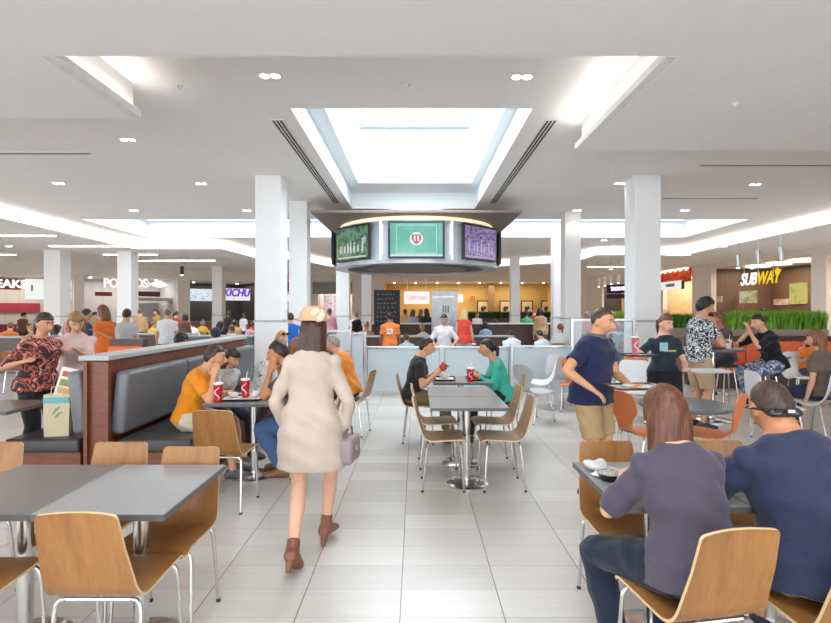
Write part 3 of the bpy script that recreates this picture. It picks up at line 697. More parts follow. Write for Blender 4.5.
def shell(prof, width, th=.012, bow=None, cols=9, lift=None):
    """a bent sheet: profile in the y-z plane, width(s) across, bow(s, u) pushes along the normal; faces 0, rim 1"""
    P = []
    for a, b in zip(prof[:-1], prof[1:]):
        k = max(1, int((b - a).length / .03))
        P += [a.lerp(b, i / k) for i in range(k)]
    P.append(prof[-1])
    fine = (.12, .3, .55, .8)
    P = [P[0]] + [P[0].lerp(P[1], q) for q in fine] + P[1:-1] + [P[-2].lerp(P[-1], 1 - q) for q in fine[::-1]] + [P[-1]]
    L = [0]
    for a, b in zip(P[:-1], P[1:]): L.append(L[-1] + (b - a).length)
    T = L[-1]; bm = bmesh.new(); top, bot = [], []
    for i, p in enumerate(P):
        t = (P[min(i + 1, len(P) - 1)] - P[max(i - 1, 0)]).normalized(); n = V((-t.y, t.x)) * -1
        n = V((t.y, -t.x)) * -1
        s = L[i] / T; w = width(s); tr, br = [], []
        for j in range(cols):
            u = -1 + 2 * j / (cols - 1); off = bow(s, u) if bow else 0
            q = p + n * off; x = u * w / 2
            tr.append(bm.verts.new((x, q.x + n.x * th / 2, q.y + n.y * th / 2))); br.append(bm.verts.new((x, q.x - n.x * th / 2, q.y - n.y * th / 2)))
        top.append(tr); bot.append(br)
    for i in range(len(P) - 1):
        for j in range(cols - 1):
            bm.faces.new((top[i][j], top[i][j + 1], top[i + 1][j + 1], top[i + 1][j])); bm.faces.new((bot[i][j + 1], bot[i][j], bot[i + 1][j], bot[i + 1][j + 1]))
        for j in (0, cols - 1):
            f = bm.faces.new((top[i][j], top[i + 1][j], bot[i + 1][j], bot[i][j])); f.material_index = 1
    for i in (0, len(P) - 1):
        for j in range(cols - 1):
            f = bm.faces.new((top[i][j], bot[i][j], bot[i][j + 1], top[i][j + 1])); f.material_index = 1
    mb = MB(); mb.bm.free(); mb.bm = bm; return mb
def round_end(w, s, r=.03, T=.85):
    """narrow the sheet at both ends so that its corners are rounded"""
    d = min(s, 1 - s) * T
    return w if d > r else w - 2 * (r - math.sqrt(max(0, r * r - (r - d) ** 2)))
def leg_set(e, fx, fy, rx, ry, zt, spread=.03, r=.0095, cap=True):
    for y0, y1 in ((fy + spread, fy), (ry - spread * 1.6, ry)):
        for sx in (-1, 1):
            x = fx if y0 > 0 else rx
            pts = [(sx * (x + .012), y0, .012), (sx * x, y1 + (y0 - y1) * .12, zt - .05), (sx * (x - .006), y1 + (y0 - y1) * .05, zt - .02), (sx * (x - .022), y1, zt - .004), (sx * (x - .045), y1, zt)]
            l = MB().tube(pts, r, 8).build('leg', M_chrome, e, smooth='auto')
            MB().lathe([(r * 1.25, 0), (r * 1.25, .016)], (sx * (x + .012), y0, 0), 10).build('foot_glide', M_rub, l)
        MB().tube([(-(x - .045), y1, zt), (x - .045, y1, zt)], r, 8).build('crossbar', M_chrome, e, smooth='auto')
def make_chair(name, m, edge, label):
    e = empty(name, (0, 0, 0), 0, label, 'chair')
    prof = fillet([(.215, .435, 0), (.19, .462, .03), (-.165, .445, .085), (-.255, .835, 0)], 7)
    def w(s): 
        b = .385 - .02 * s if s < .5 else .375 - (s - .5) * 2 * .065
        return round_end(b, s, .022, .8)
    shell(prof, w, .012, lambda s, u: .016 * u * u * max(0, min(1, (s - .55) * 4))).build('seat_shell', [m, edge], e, smooth='auto')
    leg_set(e, .185, .16, .175, -.13, .434)
    return e
PLY = make_chair('dining_chair', M_ply, M_edge, 'x'); PLYD = make_chair('dining_chair', M_plyd, M_edge, 'x')
def make_waist(name, m, label):
    e = empty(name, (0, 0, 0), 0, label, 'chair')
    prof = fillet([(.22, .43, 0), (.19, .46, .03), (-.17, .44, .09), (-.25, .84, 0)], 7)
    def w(s):
        pts = [(0, .40), (.3, .44), (.44, .36), (.54, .19), (.62, .21), (.80, .40), (.92, .39), (1, .33)]
        for (a, b), (c, d) in zip(pts[:-1], pts[1:]):
            if a <= s <= c:
                t = (s - a) / (c - a); t = t * t * (3 - 2 * t); return round_end(b + (d - b) * t, s, .05, .8)
        return .33
    shell(prof, w, .012, lambda s, u: .02 * u * u).build('seat_shell', [m, m], e, smooth='auto')
    leg_set(e, .17, .15, .16, -.12, .43, .05)
    return e
M_orange = mat('orange lacquered shell', (.70, .19, .055), .4)
M_wplastic = mat('white plastic shell', (.74, .75, .76), .35, var=.01)
M_gplastic = mat('pale grey plastic shell', (.45, .47, .49), .4)
WAIST = make_waist('moulded_chair', M_orange, 'x'); WAISTG = make_waist('moulded_chair', M_gplastic, 'x')
def make_tub(name, m, label, h=.86):
    e = empty(name, (0, 0, 0), 0, label, 'chair')
    prof = fillet([(.24, .42, 0), (.21, .455, .04), (-.14, .44, .16), (-.28, h, 0)], 9)
    def w(s): return round_end(.46 + .04 * math.sin(PI * s) - (.06 * max(0, s - .6) * 2.5), s, .07, .9)
    shell(prof, w, .012, lambda s, u: .055 * abs(u) ** 2.5 * math.sin(PI * min(1, max(0, s * 1.05)))).build('seat_shell', [m, m], e, smooth='auto')
    leg_set(e, .19, .16, .17, -.10, .43, .06)
    return e
TUB = make_tub('tub_chair', M_wplastic, 'x')
def table(label, x, y, sx, sy, h=.76, m=M_lam, rb=.2, rz=0., name='dining_table', round_=False, th=.03, legs=((0, 0),), group=None):
    e = empty(name, (x, y, 0), rz, label, 'table', group)
    if round_: t = MB().lathe([(sx / 2 - .004, h - th), (sx / 2, h - th + .005), (sx / 2, h - .005), (sx / 2 - .005, h)], (0, 0, 0), 40).build('tabletop', m, e, smooth='auto')
    else: t = MB().box((0, 0, h - th / 2 + .001), (sx, sy, th - .002), bev=.004).build('tabletop', m, e)
    if not round_:
        b = MB()
        for p, d in (((0, -sy / 2 - .001, h - th / 2), (sx, .004, th * .86)), ((0, sy / 2 + .001, h - th / 2), (sx, .004, th * .86)), ((-sx / 2 - .001, 0, h - th / 2), (.004, sy, th * .86)), ((sx / 2 + .001, 0, h - th / 2), (.004, sy, th * .86))): b.box(p, d)
        b.build('edge_band', M_lame, t)
    for lx, ly in legs:
        MB().lathe([(.036, .03), (.036, h - th - .01)], (lx, ly, 0), 20).build('column', M_chrome, e, smooth='auto')
        MB().lathe([(rb, 0), (rb, .012), (rb * .9, .024), (rb * .45, .034), (.05, .045), (.04, .06)], (lx, ly, 0), 36).build('base', M_chrome, e, smooth='auto')
        MB().box((lx, ly, h - th - .006), (.3, .3, .01)).build('mounting_plate', M_dark, e)
    return e
TA = table('grey rectangular table with two empty chairs on each side, nearest in the centre row', .475, 4.78, .69, .61)
TB = table('middle table of the centre row, between the empty table and the diners', .475, 5.415, .69, .61)
TC = table('centre row table with trays between the boy in black and the teal woman', .56, 6.38, .70, .65)
T1 = table('pale grey table at front left beside the walking woman', -1.32, 2.475, .555, .69, m=M_lam)
T2 = table('darker taupe table at front left, joined to the pale grey one', -1.88, 2.475, .555, .69, m=M_lamd)
T3 = table('front right table with the takeaway bowl on it', 1.165, 2.54, .57, .66)
T4 = table('front right table in front of the man in navy', 1.745, 2.54, .57, .66)
T5 = table('grey booth table with trays and red cups beside the orange shirted boy', -1.57, 5.0, .72, .66)
T6 = table('booth table further back beside the people in white', -1.33, 6.75, .50, .60)
T7 = table('taupe table left of the booth before the blurred shoppers', -3.95, 4.6, 1.05, .6, m=M_lamd)
TR = table('dark round table behind the woman with auburn hair', 2.46, 4.70, .78, .78, round_=True, m=mat('charcoal laminate', (.09, .095, .10), .28, spec=.6), name='round_table')
TBAR = table('high round bar table between the man in the patterned shirt and the woman in black', 4.36, 7.55, .86, .86, h=1.06, round_=True, m=M_lamd, name='bar_table', rb=.26)
TF = table('pale grey table before the orange banquette at right', 7.25, 9.75, .85, .6, m=M_lam)
def chair_at(proto, x, y, deg, label, group=None): return place(proto, (x, y, 0), R(deg), label, group)
G1 = 'oak plywood dining chairs'
chair_at(PLY, -1.285, 2.215, 0, 'oak chair seen from behind at the pale front left table', G1)
chair_at(PLY, -1.90, 2.19, 2, 'oak chair cut by the left frame edge at the taupe table', G1)
chair_at(PLY, -1.275, 2.66, 180, 'oak chair facing the camera behind the pale front left table', G1)
chair_at(PLY, -1.74, 2.76, 178, 'oak chair facing the camera behind the taupe front left table', G1)
chair_at(PLY, -2.46, 2.76, 182, 'oak chair at the left frame edge beyond the taupe table', G1)
chair_at(PLY, -1.56, 4.24, -2, 'oak chair with its back to the camera at the booth table', G1)
chair_at(PLY, 1.13, 2.79, 180, 'oak chair facing the camera behind the takeaway bowl', G1)
chair_at(PLY, 1.79, 2.80, 180, 'oak chair facing the camera between the two seated backs', G1)
chair_at(PLY, 1.09, 2.06, 10, 'oak chair under the woman in the purple grey shirt', G1)
chair_at(PLY, 1.585, 2.00, 4, 'oak chair under the man in navy at the right frame edge', G1)
chair_at(PLYD, .24, 4.74, -90, 'brown chair on the left of the nearest centre table', G1)
chair_at(PLYD, .22, 5.40, -88, 'brown chair on the left of the middle centre table', G1)
chair_at(PLYD, .80, 4.74, 90, 'brown chair on the right of the nearest centre table', G1)
chair_at(PLYD, .82, 5.40, 91, 'brown chair on the right of the middle centre table', G1)
chair_at(PLYD, .03, 6.38, -92, 'brown chair under the boy in the black shirt', G1)
chair_at(PLYD, 1.08, 6.38, 90, 'brown chair under the woman in teal', G1)
chair_at(PLY, -1.0, 5.08, 90, 'oak chair under the man in jeans behind the walking woman', G1)
chair_at(PLY, -.82, 6.75, 78, 'oak chair under the diner in orange right of the walking woman', G1)
chair_at(PLY, -4.1, 4.1, 4, 'oak chair at the taupe table left of the booth', G1)
chair_at(WAIST, 2.20, 4.98, -72, 'orange waisted chair left of the dark round table, facing right', 'orange waisted chairs')
chair_at(WAIST, 2.82, 4.92, 46, 'orange waisted chair right of the dark round table, facing left', 'orange waisted chairs')
chair_at(WAIST, 2.55, 8.3, 160, 'orange waisted chair glimpsed behind the server in the dark top', 'orange waisted chairs')
chair_at(WAIST, 3.75, 8.6, 170, 'orange waisted chair glimpsed behind the man in khaki shorts', 'orange waisted chairs')
chair_at(WAISTG, 2.15, 5.75, -95, 'grey moulded chair just right of the man in the navy polo', 'grey moulded chairs')
chair_at(WAISTG, 1.75, 7.5, -60, 'grey moulded chair left of the man in the navy polo', 'grey moulded chairs')
G2 = 'white tub chairs'
chair_at(TUB, 4.45, 6.35, -100, 'white tub chair in front of the woman in the black shirt', G2)
chair_at(TUB, 5.255, 6.69, 20, 'white tub chair at the right frame edge', G2)
chair_at(TUB, 2.1, 8.6, 70, 'white tub chair by the far glass screen left of the navy polo man', G2)
chair_at(TUB, 3.2, 7.6, 150, 'white tub chair behind the server with the tray', G2)
chair_at(TUB, 2.55, 9.0, -20, 'white tub chair beyond the server, beside the broad column', G2)
# ---- the upholstered booth: a two sided bench on a wooden spine
M_redwood = wood('red brown veneer', (.13, .035, .016), (.21, .065, .03), .35, 6, (1, 1, 7), .3)
M_vinyl = mat('grey vinyl upholstery', (.135, .14, .15), .33, var=.05, spec=.5, bump=.06, bscale=40)
M_vinyld = mat('charcoal vinyl seat', (.05, .047, .045), .38, var=.05)
M_cap = mat('pale grey cap rail', (.42, .42, .42), .4)
bo = empty('booth_bench', (-2.82, 6.35, 0), 0, 'long double sided booth with wooden spine and grey upholstery', 'booth bench')
Lb, bz = 3.66, 0
MB().box((0, 0, .58), (.20, Lb, 1.16), bev=.004).build('spine_panel', M_redwood, bo)
MB().box((0, 0, 1.19), (.27, Lb + .04, .045), bev=.01).build('cap_rail', M_cap, bo)
MB().box((-.06, -Lb / 2 - .02, .58), (.03, .04, 1.15)).build('end_trim', M_redwood, bo); MB().box((.12, -Lb / 2 - .01, .58), (.035, .05, 1.15)).build('end_trim', M_redwood, bo)
for sx in (1, -1):
    nm = 3
    MB().box((sx * .48, .03, .17), (.60, Lb - .1, .34)).build('bench_base', M_redwood, bo)
    for i in range(nm):
        w = (Lb - .06) / nm; yc = -Lb / 2 + .03 + w * (i + .5)
        c = MB().box((sx * .50, yc, .405), (.66, w - .012, .12), bev=.03).build('seat_cushion', M_vinyld, bo, smooth='auto')
        b = MB(); b.box((0, 0, 0), (.13, w - .012, .56), bev=.045); o = b.build('back_cushion', M_vinyl, bo, smooth='auto'); o.location = (sx * .19, yc, .79); o.rotation_euler.y = sx * -R(-6)
# ---- low glass screen across the middle
def glass_mat(name, col, a, rough):
    n = NT(name); n.b.inputs['Base Color'].default_value = (*col, 1); n.b.inputs['Roughness'].default_value = rough; n.b.inputs['Alpha'].default_value = a
    n.b.inputs['Specular IOR Level'].default_value = .6; return n.m
M_frost = glass_mat('frosted glass', (.62, .70, .76), .86, .35)
M_clear = glass_mat('clear glass', (.6, .68, .72), .22, .06)
M_alu = mat('brushed aluminium', (.55, .57, .59), .3, .8)
def screen(label, x0, x1, z, h, m, panes, rail=True, gap=.08):
    e = empty('glass_screen', ((x0 + x1) / 2, z, 0), 0, label, 'glass screen', 'low glass screens')
    L = x1 - x0
    for i in range(panes):
        w = L / panes; xc = -L / 2 + w * (i + .5)
        MB().box((xc, 0, (h + gap) / 2), (w - .07, .014, h - gap)).build('glass_pane', m, e)
    for i in range(panes + 1):
        p = MB().box((-L / 2 + L * i / panes, 0, h / 2 + .03), (.05, .05, h + .06), bev=.006).build('post', M_alu, e)
        MB().lathe([(.07, 0), (.07, .012)], (-L / 2 + L * i / panes, 0, 0), 16).build('post_base', M_alu, p)
    if rail: MB().box((0, 0, h + .03), (L, .06, .04), bev=.006).build('top_rail', M_alu, e)
    return e
screen('frosted glass screen directly behind the centre diners', gx(366, 9.9), gx(441, 9.9), 9.9, .88, M_frost, 1)
screen('frosted glass screen behind the woman in teal', gx(443, 9.9), gx(510, 9.9), 9.9, .88, M_frost, 1)
screen('taller dim glass screen beside the walking woman', gx(300, 9.7), gx(350, 9.7), 9.7, 1.2, M_clear, 1)
screen('narrow glass panel left of the frosted screens', gx(350, 9.8), gx(365, 9.8), 9.8, 1.15, M_frost, 1)
screen('tall clear glass screen left of the navy polo man', gx(512, 9.6), gx(572, 9.6), 9.6, .92, M_frost, 1)
screen('clear glass balustrade behind the server', gx(572, 9.3), gx(634, 9.3), 9.3, 1.42, M_clear, 2)
# ---- low partitions, banquettes, counters of the middle distance
M_dkbrown = wood('dark brown veneer', (.055, .03, .022), (.10, .055, .04), .4, 5, (1, 1, 6))
def partition(label, p0, p1, z, h, m=M_dkbrown, cap=M_cap, d=.3, rz=0.):
    x0, x1 = gx(p0, z), gx(p1, z); e = empty('low_partition', ((x0 + x1) / 2, z, 0), rz, label, 'partition', 'low partitions')
    MB().box((0, 0, h / 2 - .02), (x1 - x0, d, h - .04), bev=.004).build('panel', m, e)
    MB().box((0, 0, h - .02), (x1 - x0 + .06, d + .08, .04), bev=.01).build('cap_rail', cap, e)
    return e
partition('dark brown low wall behind the frosted glass at centre', 366, 512, 12.9, 1.0)
partition('pale topped low wall further back at centre', 372, 556, 17.0, 1.22, cap=mat('white cap', (.7, .7, .7), .4))
partition('grey capped low wall beyond the booth on the left', 190, 254, 12.0, 1.05, m=M_vinyl)
partition('grey capped low wall further left beyond the booth', 130, 188, 13.0, 1.05, m=M_dkbrown)
partition('dark low wall at the left behind the shoppers', -30, 48, 13.5, .95)
partition('dark low wall right of the tall right column', 583, 632, 15, 1.0)
# orange banquette at left and planter banquettes at right
M_obanq = mat('orange red vinyl', (.78, .15, .045), .35, spec=.5)
def banquette(label, p0, p1, z, h, m, rz=0.):
    x0, x1 = gx(p0, z), gx(p1, z); e = empty('banquette', ((x0 + x1) / 2, z, 0), rz, label, 'banquette', 'banquettes')
    L = x1 - x0
    MB().box((0, 0, h / 2), (L, .16, h), bev=.01).build('back_panel', M_dkbrown, e)
    n = max(1, int(L / 1.1))
    MB().box((0, -.36, .16), (L, .5, .32)).build('bench_base', M_dkbrown, e)
    for i in range(n):
        w = L / n; xc = -L / 2 + w * (i + .5)
        MB().box((xc, -.36, .385), (w - .01, .56, .13), bev=.03).build('seat_cushion', m, e, smooth='auto')
        MB().box((xc, -.13, h - .36), (w - .01, .12, .5), bev=.04).build('back_cushion', m, e, smooth='auto')
    return e
banquette('bright orange banquette at left behind the booth spine', 113, 146, 9.0, 1.12, M_obanq)
BQ = banquette('long orange red banquette under the grass planter at right', 686, 850, 11.3, 1.06, M_obanq)
# grass planters
def grass_mat(name, a, b):
    n = NT(name); n.b.inputs['Roughness'].default_value = .6
    nz = n.add('ShaderNodeTexNoise'); nz.inputs['Scale'].default_value = 14; n.link(n.coord((1, 1, .3)), nz.inputs['Vector'])
    n.link(n.ramp(nz.outputs['Fac'], [(.3, a), (.7, b)]), n.b.inputs['Base Color']); return n.m
def planter(label, p0, p1, z, zbox0, zbox1, ztop, gm, n, box=None, d=.3, standing=True):
    x0, x1 = gx(p0, z), gx(p1, z); L = x1 - x0; rnd = random.Random(int(p0 * 7))
    e = empty('grass_planter', ((x0 + x1) / 2, z, 0), 0, label, 'planter', 'grass planters')
    MB().box((0, 0, (zbox0 + zbox1) / 2), (L + .04, d, zbox1 - zbox0), bev=.008).build('trough', box or M_dkbrown, e)
    g = bmesh.new()
    for i in range(n):
        x = rnd.uniform(-L / 2, L / 2); y = rnd.uniform(-d * .45, d * .45); h = (ztop - zbox1) * rnd.uniform(.65, 1.08)
        a = rnd.uniform(0, PI); w = rnd.uniform(.008, .016); lx, ly = rnd.gauss(0, .05), rnd.gauss(0, .05)
        dx, dy = math.cos(a) * w, math.sin(a) * w
        v = [g.verts.new(q) for q in ((x - dx, y - dy, zbox1 - .02), (x + dx, y + dy, zbox1 - .02), (x + dx * .8 + lx * .4, y + dy * .8 + ly * .4, zbox1 + h * .55), (x - dx * .8 + lx * .4, y - dy * .8 + ly * .4, zbox1 + h * .55), (x + lx, y + ly, zbox1 + h))]
        g.faces.new((v[0], v[1], v[2], v[3])); g.faces.new((v[3], v[2], v[4]))
    me = bpy.data.meshes.new('grass'); g.to_mesh(me); g.free(); me.materials.append(gm)
    o = bpy.data.objects.new('grass', me); COL.objects.link(o); o.parent = e; o['kind'] = 'stuff'; return e
M_gr = grass_mat('vivid green grass', (.06, .22, .012), (.30, .58, .05))
M_gr2 = grass_mat('deep green grass', (.015, .10, .012), (.08, .28, .03))
M_gr3 = grass_mat('yellow green grass', (.10, .20, .01), (.34, .46, .04))
M_gr4 = grass_mat('dark hedge leaves', (.012, .04, .008), (.05, .10, .02))
M_gtrough = mat('rose grey trough', (.34, .25, .23), .5)
planter('bright green grass planter behind the woman in black', 729, 822, 11.62, 0, 1.2, 1.62, M_gr, 5200, M_gtrough, .34)
planter('green grass planter left of the man in the patterned shirt', 664, 692, 13.2, 0, 1.18, 1.55, M_gr2, 1600, M_gtrough)
planter('yellow green grass planter left of the broad right column', 606, 622, 17.0, 0, 1.12, 1.62, M_gr3, 1400)
planter('dark hedge along the golden stall counter', 466, 512, 27.0, 0, 1.25, 1.62, M_gr4, 2600)
planter('dark hedge right of the slim column by the golden stall', 521, 553, 27.2, 0, 1.25, 1.62, M_gr4, 2000)
# ---- more tables and chairs in the middle distance
MT = []
for i, (px, z, lb) in enumerate([(462, 11.2, 'grey table behind the frosted glass near the coral top'), (395, 11.6, 'grey table behind the frosted glass near the orange jersey'), (150, 10.2, 'grey table beyond the booth near the orange dress'), (225, 10.6, 'grey table beyond the booth before the wide column'),
    (30, 10.8, 'grey table behind the blurred shoppers at far left'), (560, 11.5, 'grey table behind the navy polo man'), (610, 11.5, 'grey table beside the clear balustrade'), (430, 15.0, 'grey table far behind the server in white'), (500, 15.2, 'grey table far behind the two diners in white'), (95, 15.5, 'grey table in the far left seating'), (215, 16.0, 'grey table in the far seating by the slim column')]):
    if i == 0: t0 = table(lb, gx(px, z), z, .7, .65, group='tables of the middle distance'); MT.append(t0)
    else:
        c = copy_tree(t0); c.location = (gx(px, z), z, 0); c['label'] = lb; MT.append(c)
for i, (px, z, dg, lb) in enumerate([(140, 9.9, 0, 'oak chair beyond the booth near the orange dress'), (160, 10.9, 180, 'oak chair facing the booth from the far side table'), (215, 10.2, 10, 'oak chair beyond the booth near the wide column'),
    (20, 10.2, 0, 'oak chair behind the blurred shoppers'), (570, 10.9, 20, 'oak chair behind the navy polo man'), (600, 10.9, -20, 'oak chair beside the clear balustrade'), (440, 14.4, 0, 'oak chair far behind the server in white'), (105, 15.0, 0, 'oak chair in the far left seating'), (225, 15.5, 0, 'oak chair in the far seating by the slim column')]):
    chair_at(PLY, gx(px, z), z, dg, lb, G1)
# bar stools
M_seatblk = mat('black stool seat', (.03, .03, .03), .4)
def stool(label, x, y):
    e = empty('bar_stool', (x, y, 0), 0, label, 'bar stool', 'bar stools')
    MB().lathe([(.15, .70), (.17, .71), (.17, .74), (.15, .755)], (0, 0, 0), 24).build('seat', M_seatblk, e, smooth='auto')
    for k in range(4):
        a = PI / 4 + k * PI / 2; MB().tube([(.1 * math.cos(a), .1 * math.sin(a), .70), (.2 * math.cos(a), .2 * math.sin(a), 0)], .011, 8).build('leg', M_chrome, e, smooth='auto')
    MB().tube([(.165 * math.cos(a), .165 * math.sin(a), .28) for a in np.linspace(0, 2 * PI, 17)], .008, 6, cap=False).build('foot_ring', M_chrome, e, smooth='auto')
stool('bar stool under the woman in the black shirt', 4.96, 7.25); stool('bar stool under the diner in dull red behind the bar table', 5.05, 8.35)
# ------------------------------------------------------------------ people
def remesh(mb, voxel, smooth=2, fold=0., seed=0, fz=1.):
    bmesh.ops.recalc_face_normals(mb.bm, faces=mb.bm.faces)
    me = bpy.data.meshes.new('tmp'); mb.bm.to_mesh(me); mb.bm.free()
    o = bpy.data.objects.new('tmp', me); COL.objects.link(o)
    r = o.modifiers.new('r', 'REMESH'); r.mode = 'VOXEL'; r.voxel_size = voxel; r.use_smooth_shade = True
    if smooth:
        s = o.modifiers.new('s', 'SMOOTH'); s.iterations = smooth; s.factor = .5
    out = bpy.data.meshes.new_from_object(o.evaluated_get(bpy.context.evaluated_depsgraph_get()))
    bpy.data.objects.remove(o); bpy.data.meshes.remove(me)
    if fold and len(out.vertices):
        n = len(out.vertices); co = np.empty(n * 3, np.float32); no = np.empty(n * 3, np.float32)
        out.vertices.foreach_get('co', co); out.vertices.foreach_get('normal', no); P = co.reshape(-1, 3); N = no.reshape(-1, 3)
        a = seed * 1.7
        w = np.sin(P[:, 0] * 21 + a + 2.2 * np.sin(P[:, 2] * 13 + a)) * np.sin(P[:, 2] * 17 * fz + 1.9 * np.sin(P[:, 0] * 11 - a) + P[:, 1] * 14) + .6 * np.sin(P[:, 2] * 44 * fz + P[:, 0] * 23 + 2 * np.sin(P[:, 1] * 19 + a))
        P = P + N * (w * fold)[:, None]; out.vertices.foreach_set('co', P.astype(np.float32).ravel()); out.update()
    return out
def meshobj(name, me, m, parent):
    me.name = name; me.materials.clear()
    for k in (m if isinstance(m, (list, tuple)) else [m]): me.materials.append(k)
    o = bpy.data.objects.new(name, me); COL.objects.link(o); o.parent = parent; return o
SKIN = {}
def skin(c): 
    return SKIN.setdefault(c, mat('skin ' + c, c, .55, var=.05, spec=.35))
def ik(a, t, l1, l2, pole):
    d = t - a; L = d.length
    if L > (l1 + l2) * .998: t = a + d * ((l1 + l2) * .998 / L); d = t - a; L = d.length
    if L < abs(l1 - l2) + .02: L = abs(l1 - l2) + .02
    n = d.normalized(); x = (l1 * l1 - l2 * l2 + L * L) / (2 * L); h = math.sqrt(max(0, l1 * l1 - x * x))
    p = pole - n * pole.dot(n)
    if p.length < 1e-4: p = n.orthogonal()
    return a + n * x + p.normalized() * h, t
# torso sections: distance up the spine from the hip joints, half width, half depth, forward offset
MALE = [(-.10, .085, .08, 0), (-.04, .158, .108, -.005), (.04, .166, .115, -.005), (.13, .150, .102, .005), (.22, .152, .105, .008), (.32, .168, .115, .008), (.40, .176, .110, .0), (.44, .168, .09, -.01), (.475, .146, .078, -.015), (.505, .100, .068, -.012), (.535, .060, .059, 0), (.64, .052, .056, .012)]
FEM = [(-.10, .085, .08, 0), (-.04, .165, .112, -.01), (.04, .172, .118, -.01), (.14, .134, .094, .0), (.21, .130, .095, .005), (.31, .146, .118, .018), (.38, .150, .108, .01), (.43, .148, .082, -.008), (.468, .130, .070, -.012), (.50, .088, .060, -.010), (.535, .050, .050, 0), (.64, .045, .049, .012)]
class Fig: pass
def person(label, x, y, rot, H=1.7, fem=False, sit=None, lean=2., lean2=None, twist=0., side=0., yaw=0., pitch=5., rh=None, lh=None, rel=None, lel=None, rf=None, lf=None, rkn=None, lkn=None,
           sk='#c99a7c', hair='#2a1a12', style='short', top=None, sleeve='short', hem=-.06, collar=None, bottom=None, bkind='trousers', shoes='#2a2622', curl=(22, 22), wide=1., lod=1, group=None, eyes=None, extra=None, heel=0., hd=(None, None), hn=(None, None), dress_len=.6, face=True, hl=.095, neck=0.):
    s = H / 1.70; fg = Fig(); fg.s = s
    e = empty('person', (x, y, 0), R(rot), label, 'person', group)
    sec = FEM if fem else MALE; W = wide
    vox = (.0075, .0105, .016)[lod]
    lean2 = lean + 4 if lean2 is None else lean2
    hipz = .92 * s if sit is None else sit + .10 * s
    Pv = V((0, 0, hipz))
    # spine table
    tab = []; p = Pv.copy()
    def frame(d):
        t = max(0, min(1, d / (.5))); a = R(lean + (lean2 - lean) * t); tw = R(twist * t)
        q = Matrix.Rotation(tw, 3, 'Z') @ Matrix.Rotation(-a, 3, 'X') @ Matrix.Rotation(R(side) * t, 3, 'Y')
        return q.col[0], q.col[1], q.col[2]
    def spine(d):
        if d <= 0: return Pv + frame(0)[2] * d * s
        p = Pv.copy(); k = 12
        for i in range(k): p += frame((i + .5) / k * d)[2] * (d / k * s)
        return p
    def ring(d, a, b, f, n=20, pw=2.4):
        c = spine(d); ax, fw, up = frame(d); c = c + fw * f * s; out = []
        for k in range(n):
            t = 2 * PI * k / n; cx_, sy_ = math.cos(t), math.sin(t)
            out.append(c + ax * (a * s * math.copysign(abs(cx_) ** (2 / pw), cx_)) + fw * (b * s * math.copysign(abs(sy_) ** (2 / pw), sy_)))
        return out
    def interp(d):
        for A, B in zip(sec[:-1], sec[1:]):
            if A[0] <= d <= B[0]:
                t = (d - A[0]) / (B[0] - A[0]); return [A[i] + (B[i] - A[i]) * t for i in (1, 2, 3)]
        return list(sec[-1][1:]) if d > 0 else list(sec[0][1:])
    def torso(mb, d0, d1, off=0., flare=0., topoff=None, n=9, straight=False):
        ds = sorted({d0, d1, *[q[0] for q in sec if d0 < q[0] < d1]}); rs = []
        for d in ds:
            a, b, f = interp(max(d, -.035) if straight else d); o_ = off + (flare * max(0, (.12 - d) / .2) if flare else 0)
            wf = W if d < .43 else 1 + (W - 1) * .4
            if topoff is not None and d > .46: o_ = topoff
            rs.append(ring(d, a * wf + o_, b * wf + o_, f))
        mb.rings(rs)
    # limbs
    ax, fw, up = frame(.455); sh = spine(.425); SW = (.150 if fem else .172) * (1 + (W - 1) * .7)
    UA, FA = .285 * s, .255 * s; TH, SH_ = .43 * s, .42 * s
    arms = []
    for sd, tg, el, cu, hdd, hnn in ((1, rh, rel, curl[0], hd[0], hn[0]), (-1, lh, lel, curl[1], hd[1], hn[1])):
        a = sh + ax * SW * sd * s
        if tg is None: t = a + V((sd * .05, .05, -.525)) * s
        else: t = V(tg)
        pole = V(el) if el else (V((sd * .5, -1, -.15)) if tg is None else V((sd * .6, -.35, -1)))
        m, t = ik(a, t, UA, FA, pole)
        fd = (t - m).normalized()
        d = V(hdd).normalized() if hdd else fd
        if hnn: nn = V(hnn)
        elif tg is None: nn = V((-sd, 0, 0))
        else: nn = V((-sd * .6, 0, -.8))
        nn = nn - d * nn.dot(d)
        nn = nn.normalized() if nn.length > 1e-3 else d.orthogonal().normalized()
        arms.append((sd, a, m, t, d, nn, cu))
    legs = []
    for sd, tg, kn in ((1, rf, rkn), (-1, lf, lkn)):
        a = Pv + frame(0)[0] * sd * .088 * s * (1 + (W - 1) * .5)
        if tg is None:
            t = V((sd * .10 * s, .01, .085 * s)) if sit is None else V((sd * .13 * s, .47 * s, .085 * s))
            tg = (*t, 0, 0)
        else: t = V(tg[:3])
        yw = tg[3] if len(tg) > 3 else -sd * 6; pt = tg[4] if len(tg) > 4 else 0
        m, t = ik(a, t, TH, SH_, V(kn) if kn else V((sd * .12, 1, .25)))
        legs.append((sd, a, m, t, yw, pt))
    def limb(mb, a, m, t, prof, off=0., f0=0., f1=2., n=12):
        """prof: (param 0..2, radius), param 1 is the middle joint"""
        q, r = [], []
        for k, rad in prof:
            if k < f0 - 1e-6 or k > f1 + 1e-6: continue
            q.append(a.lerp(m, k) if k <= 1 else m.lerp(t, k - 1)); r.append((rad + off) * s)
        mb.tube(q, r, n)
    wl = 1 + (W - 1) * .6
    ARM = [(0, .044), (.25, .048 * wl), (.6, .043 * wl), (.9, .038), (1, .038), (1.12, .040), (1.3, .041), (1.7, .031), (1.95, .026), (2, .026)]
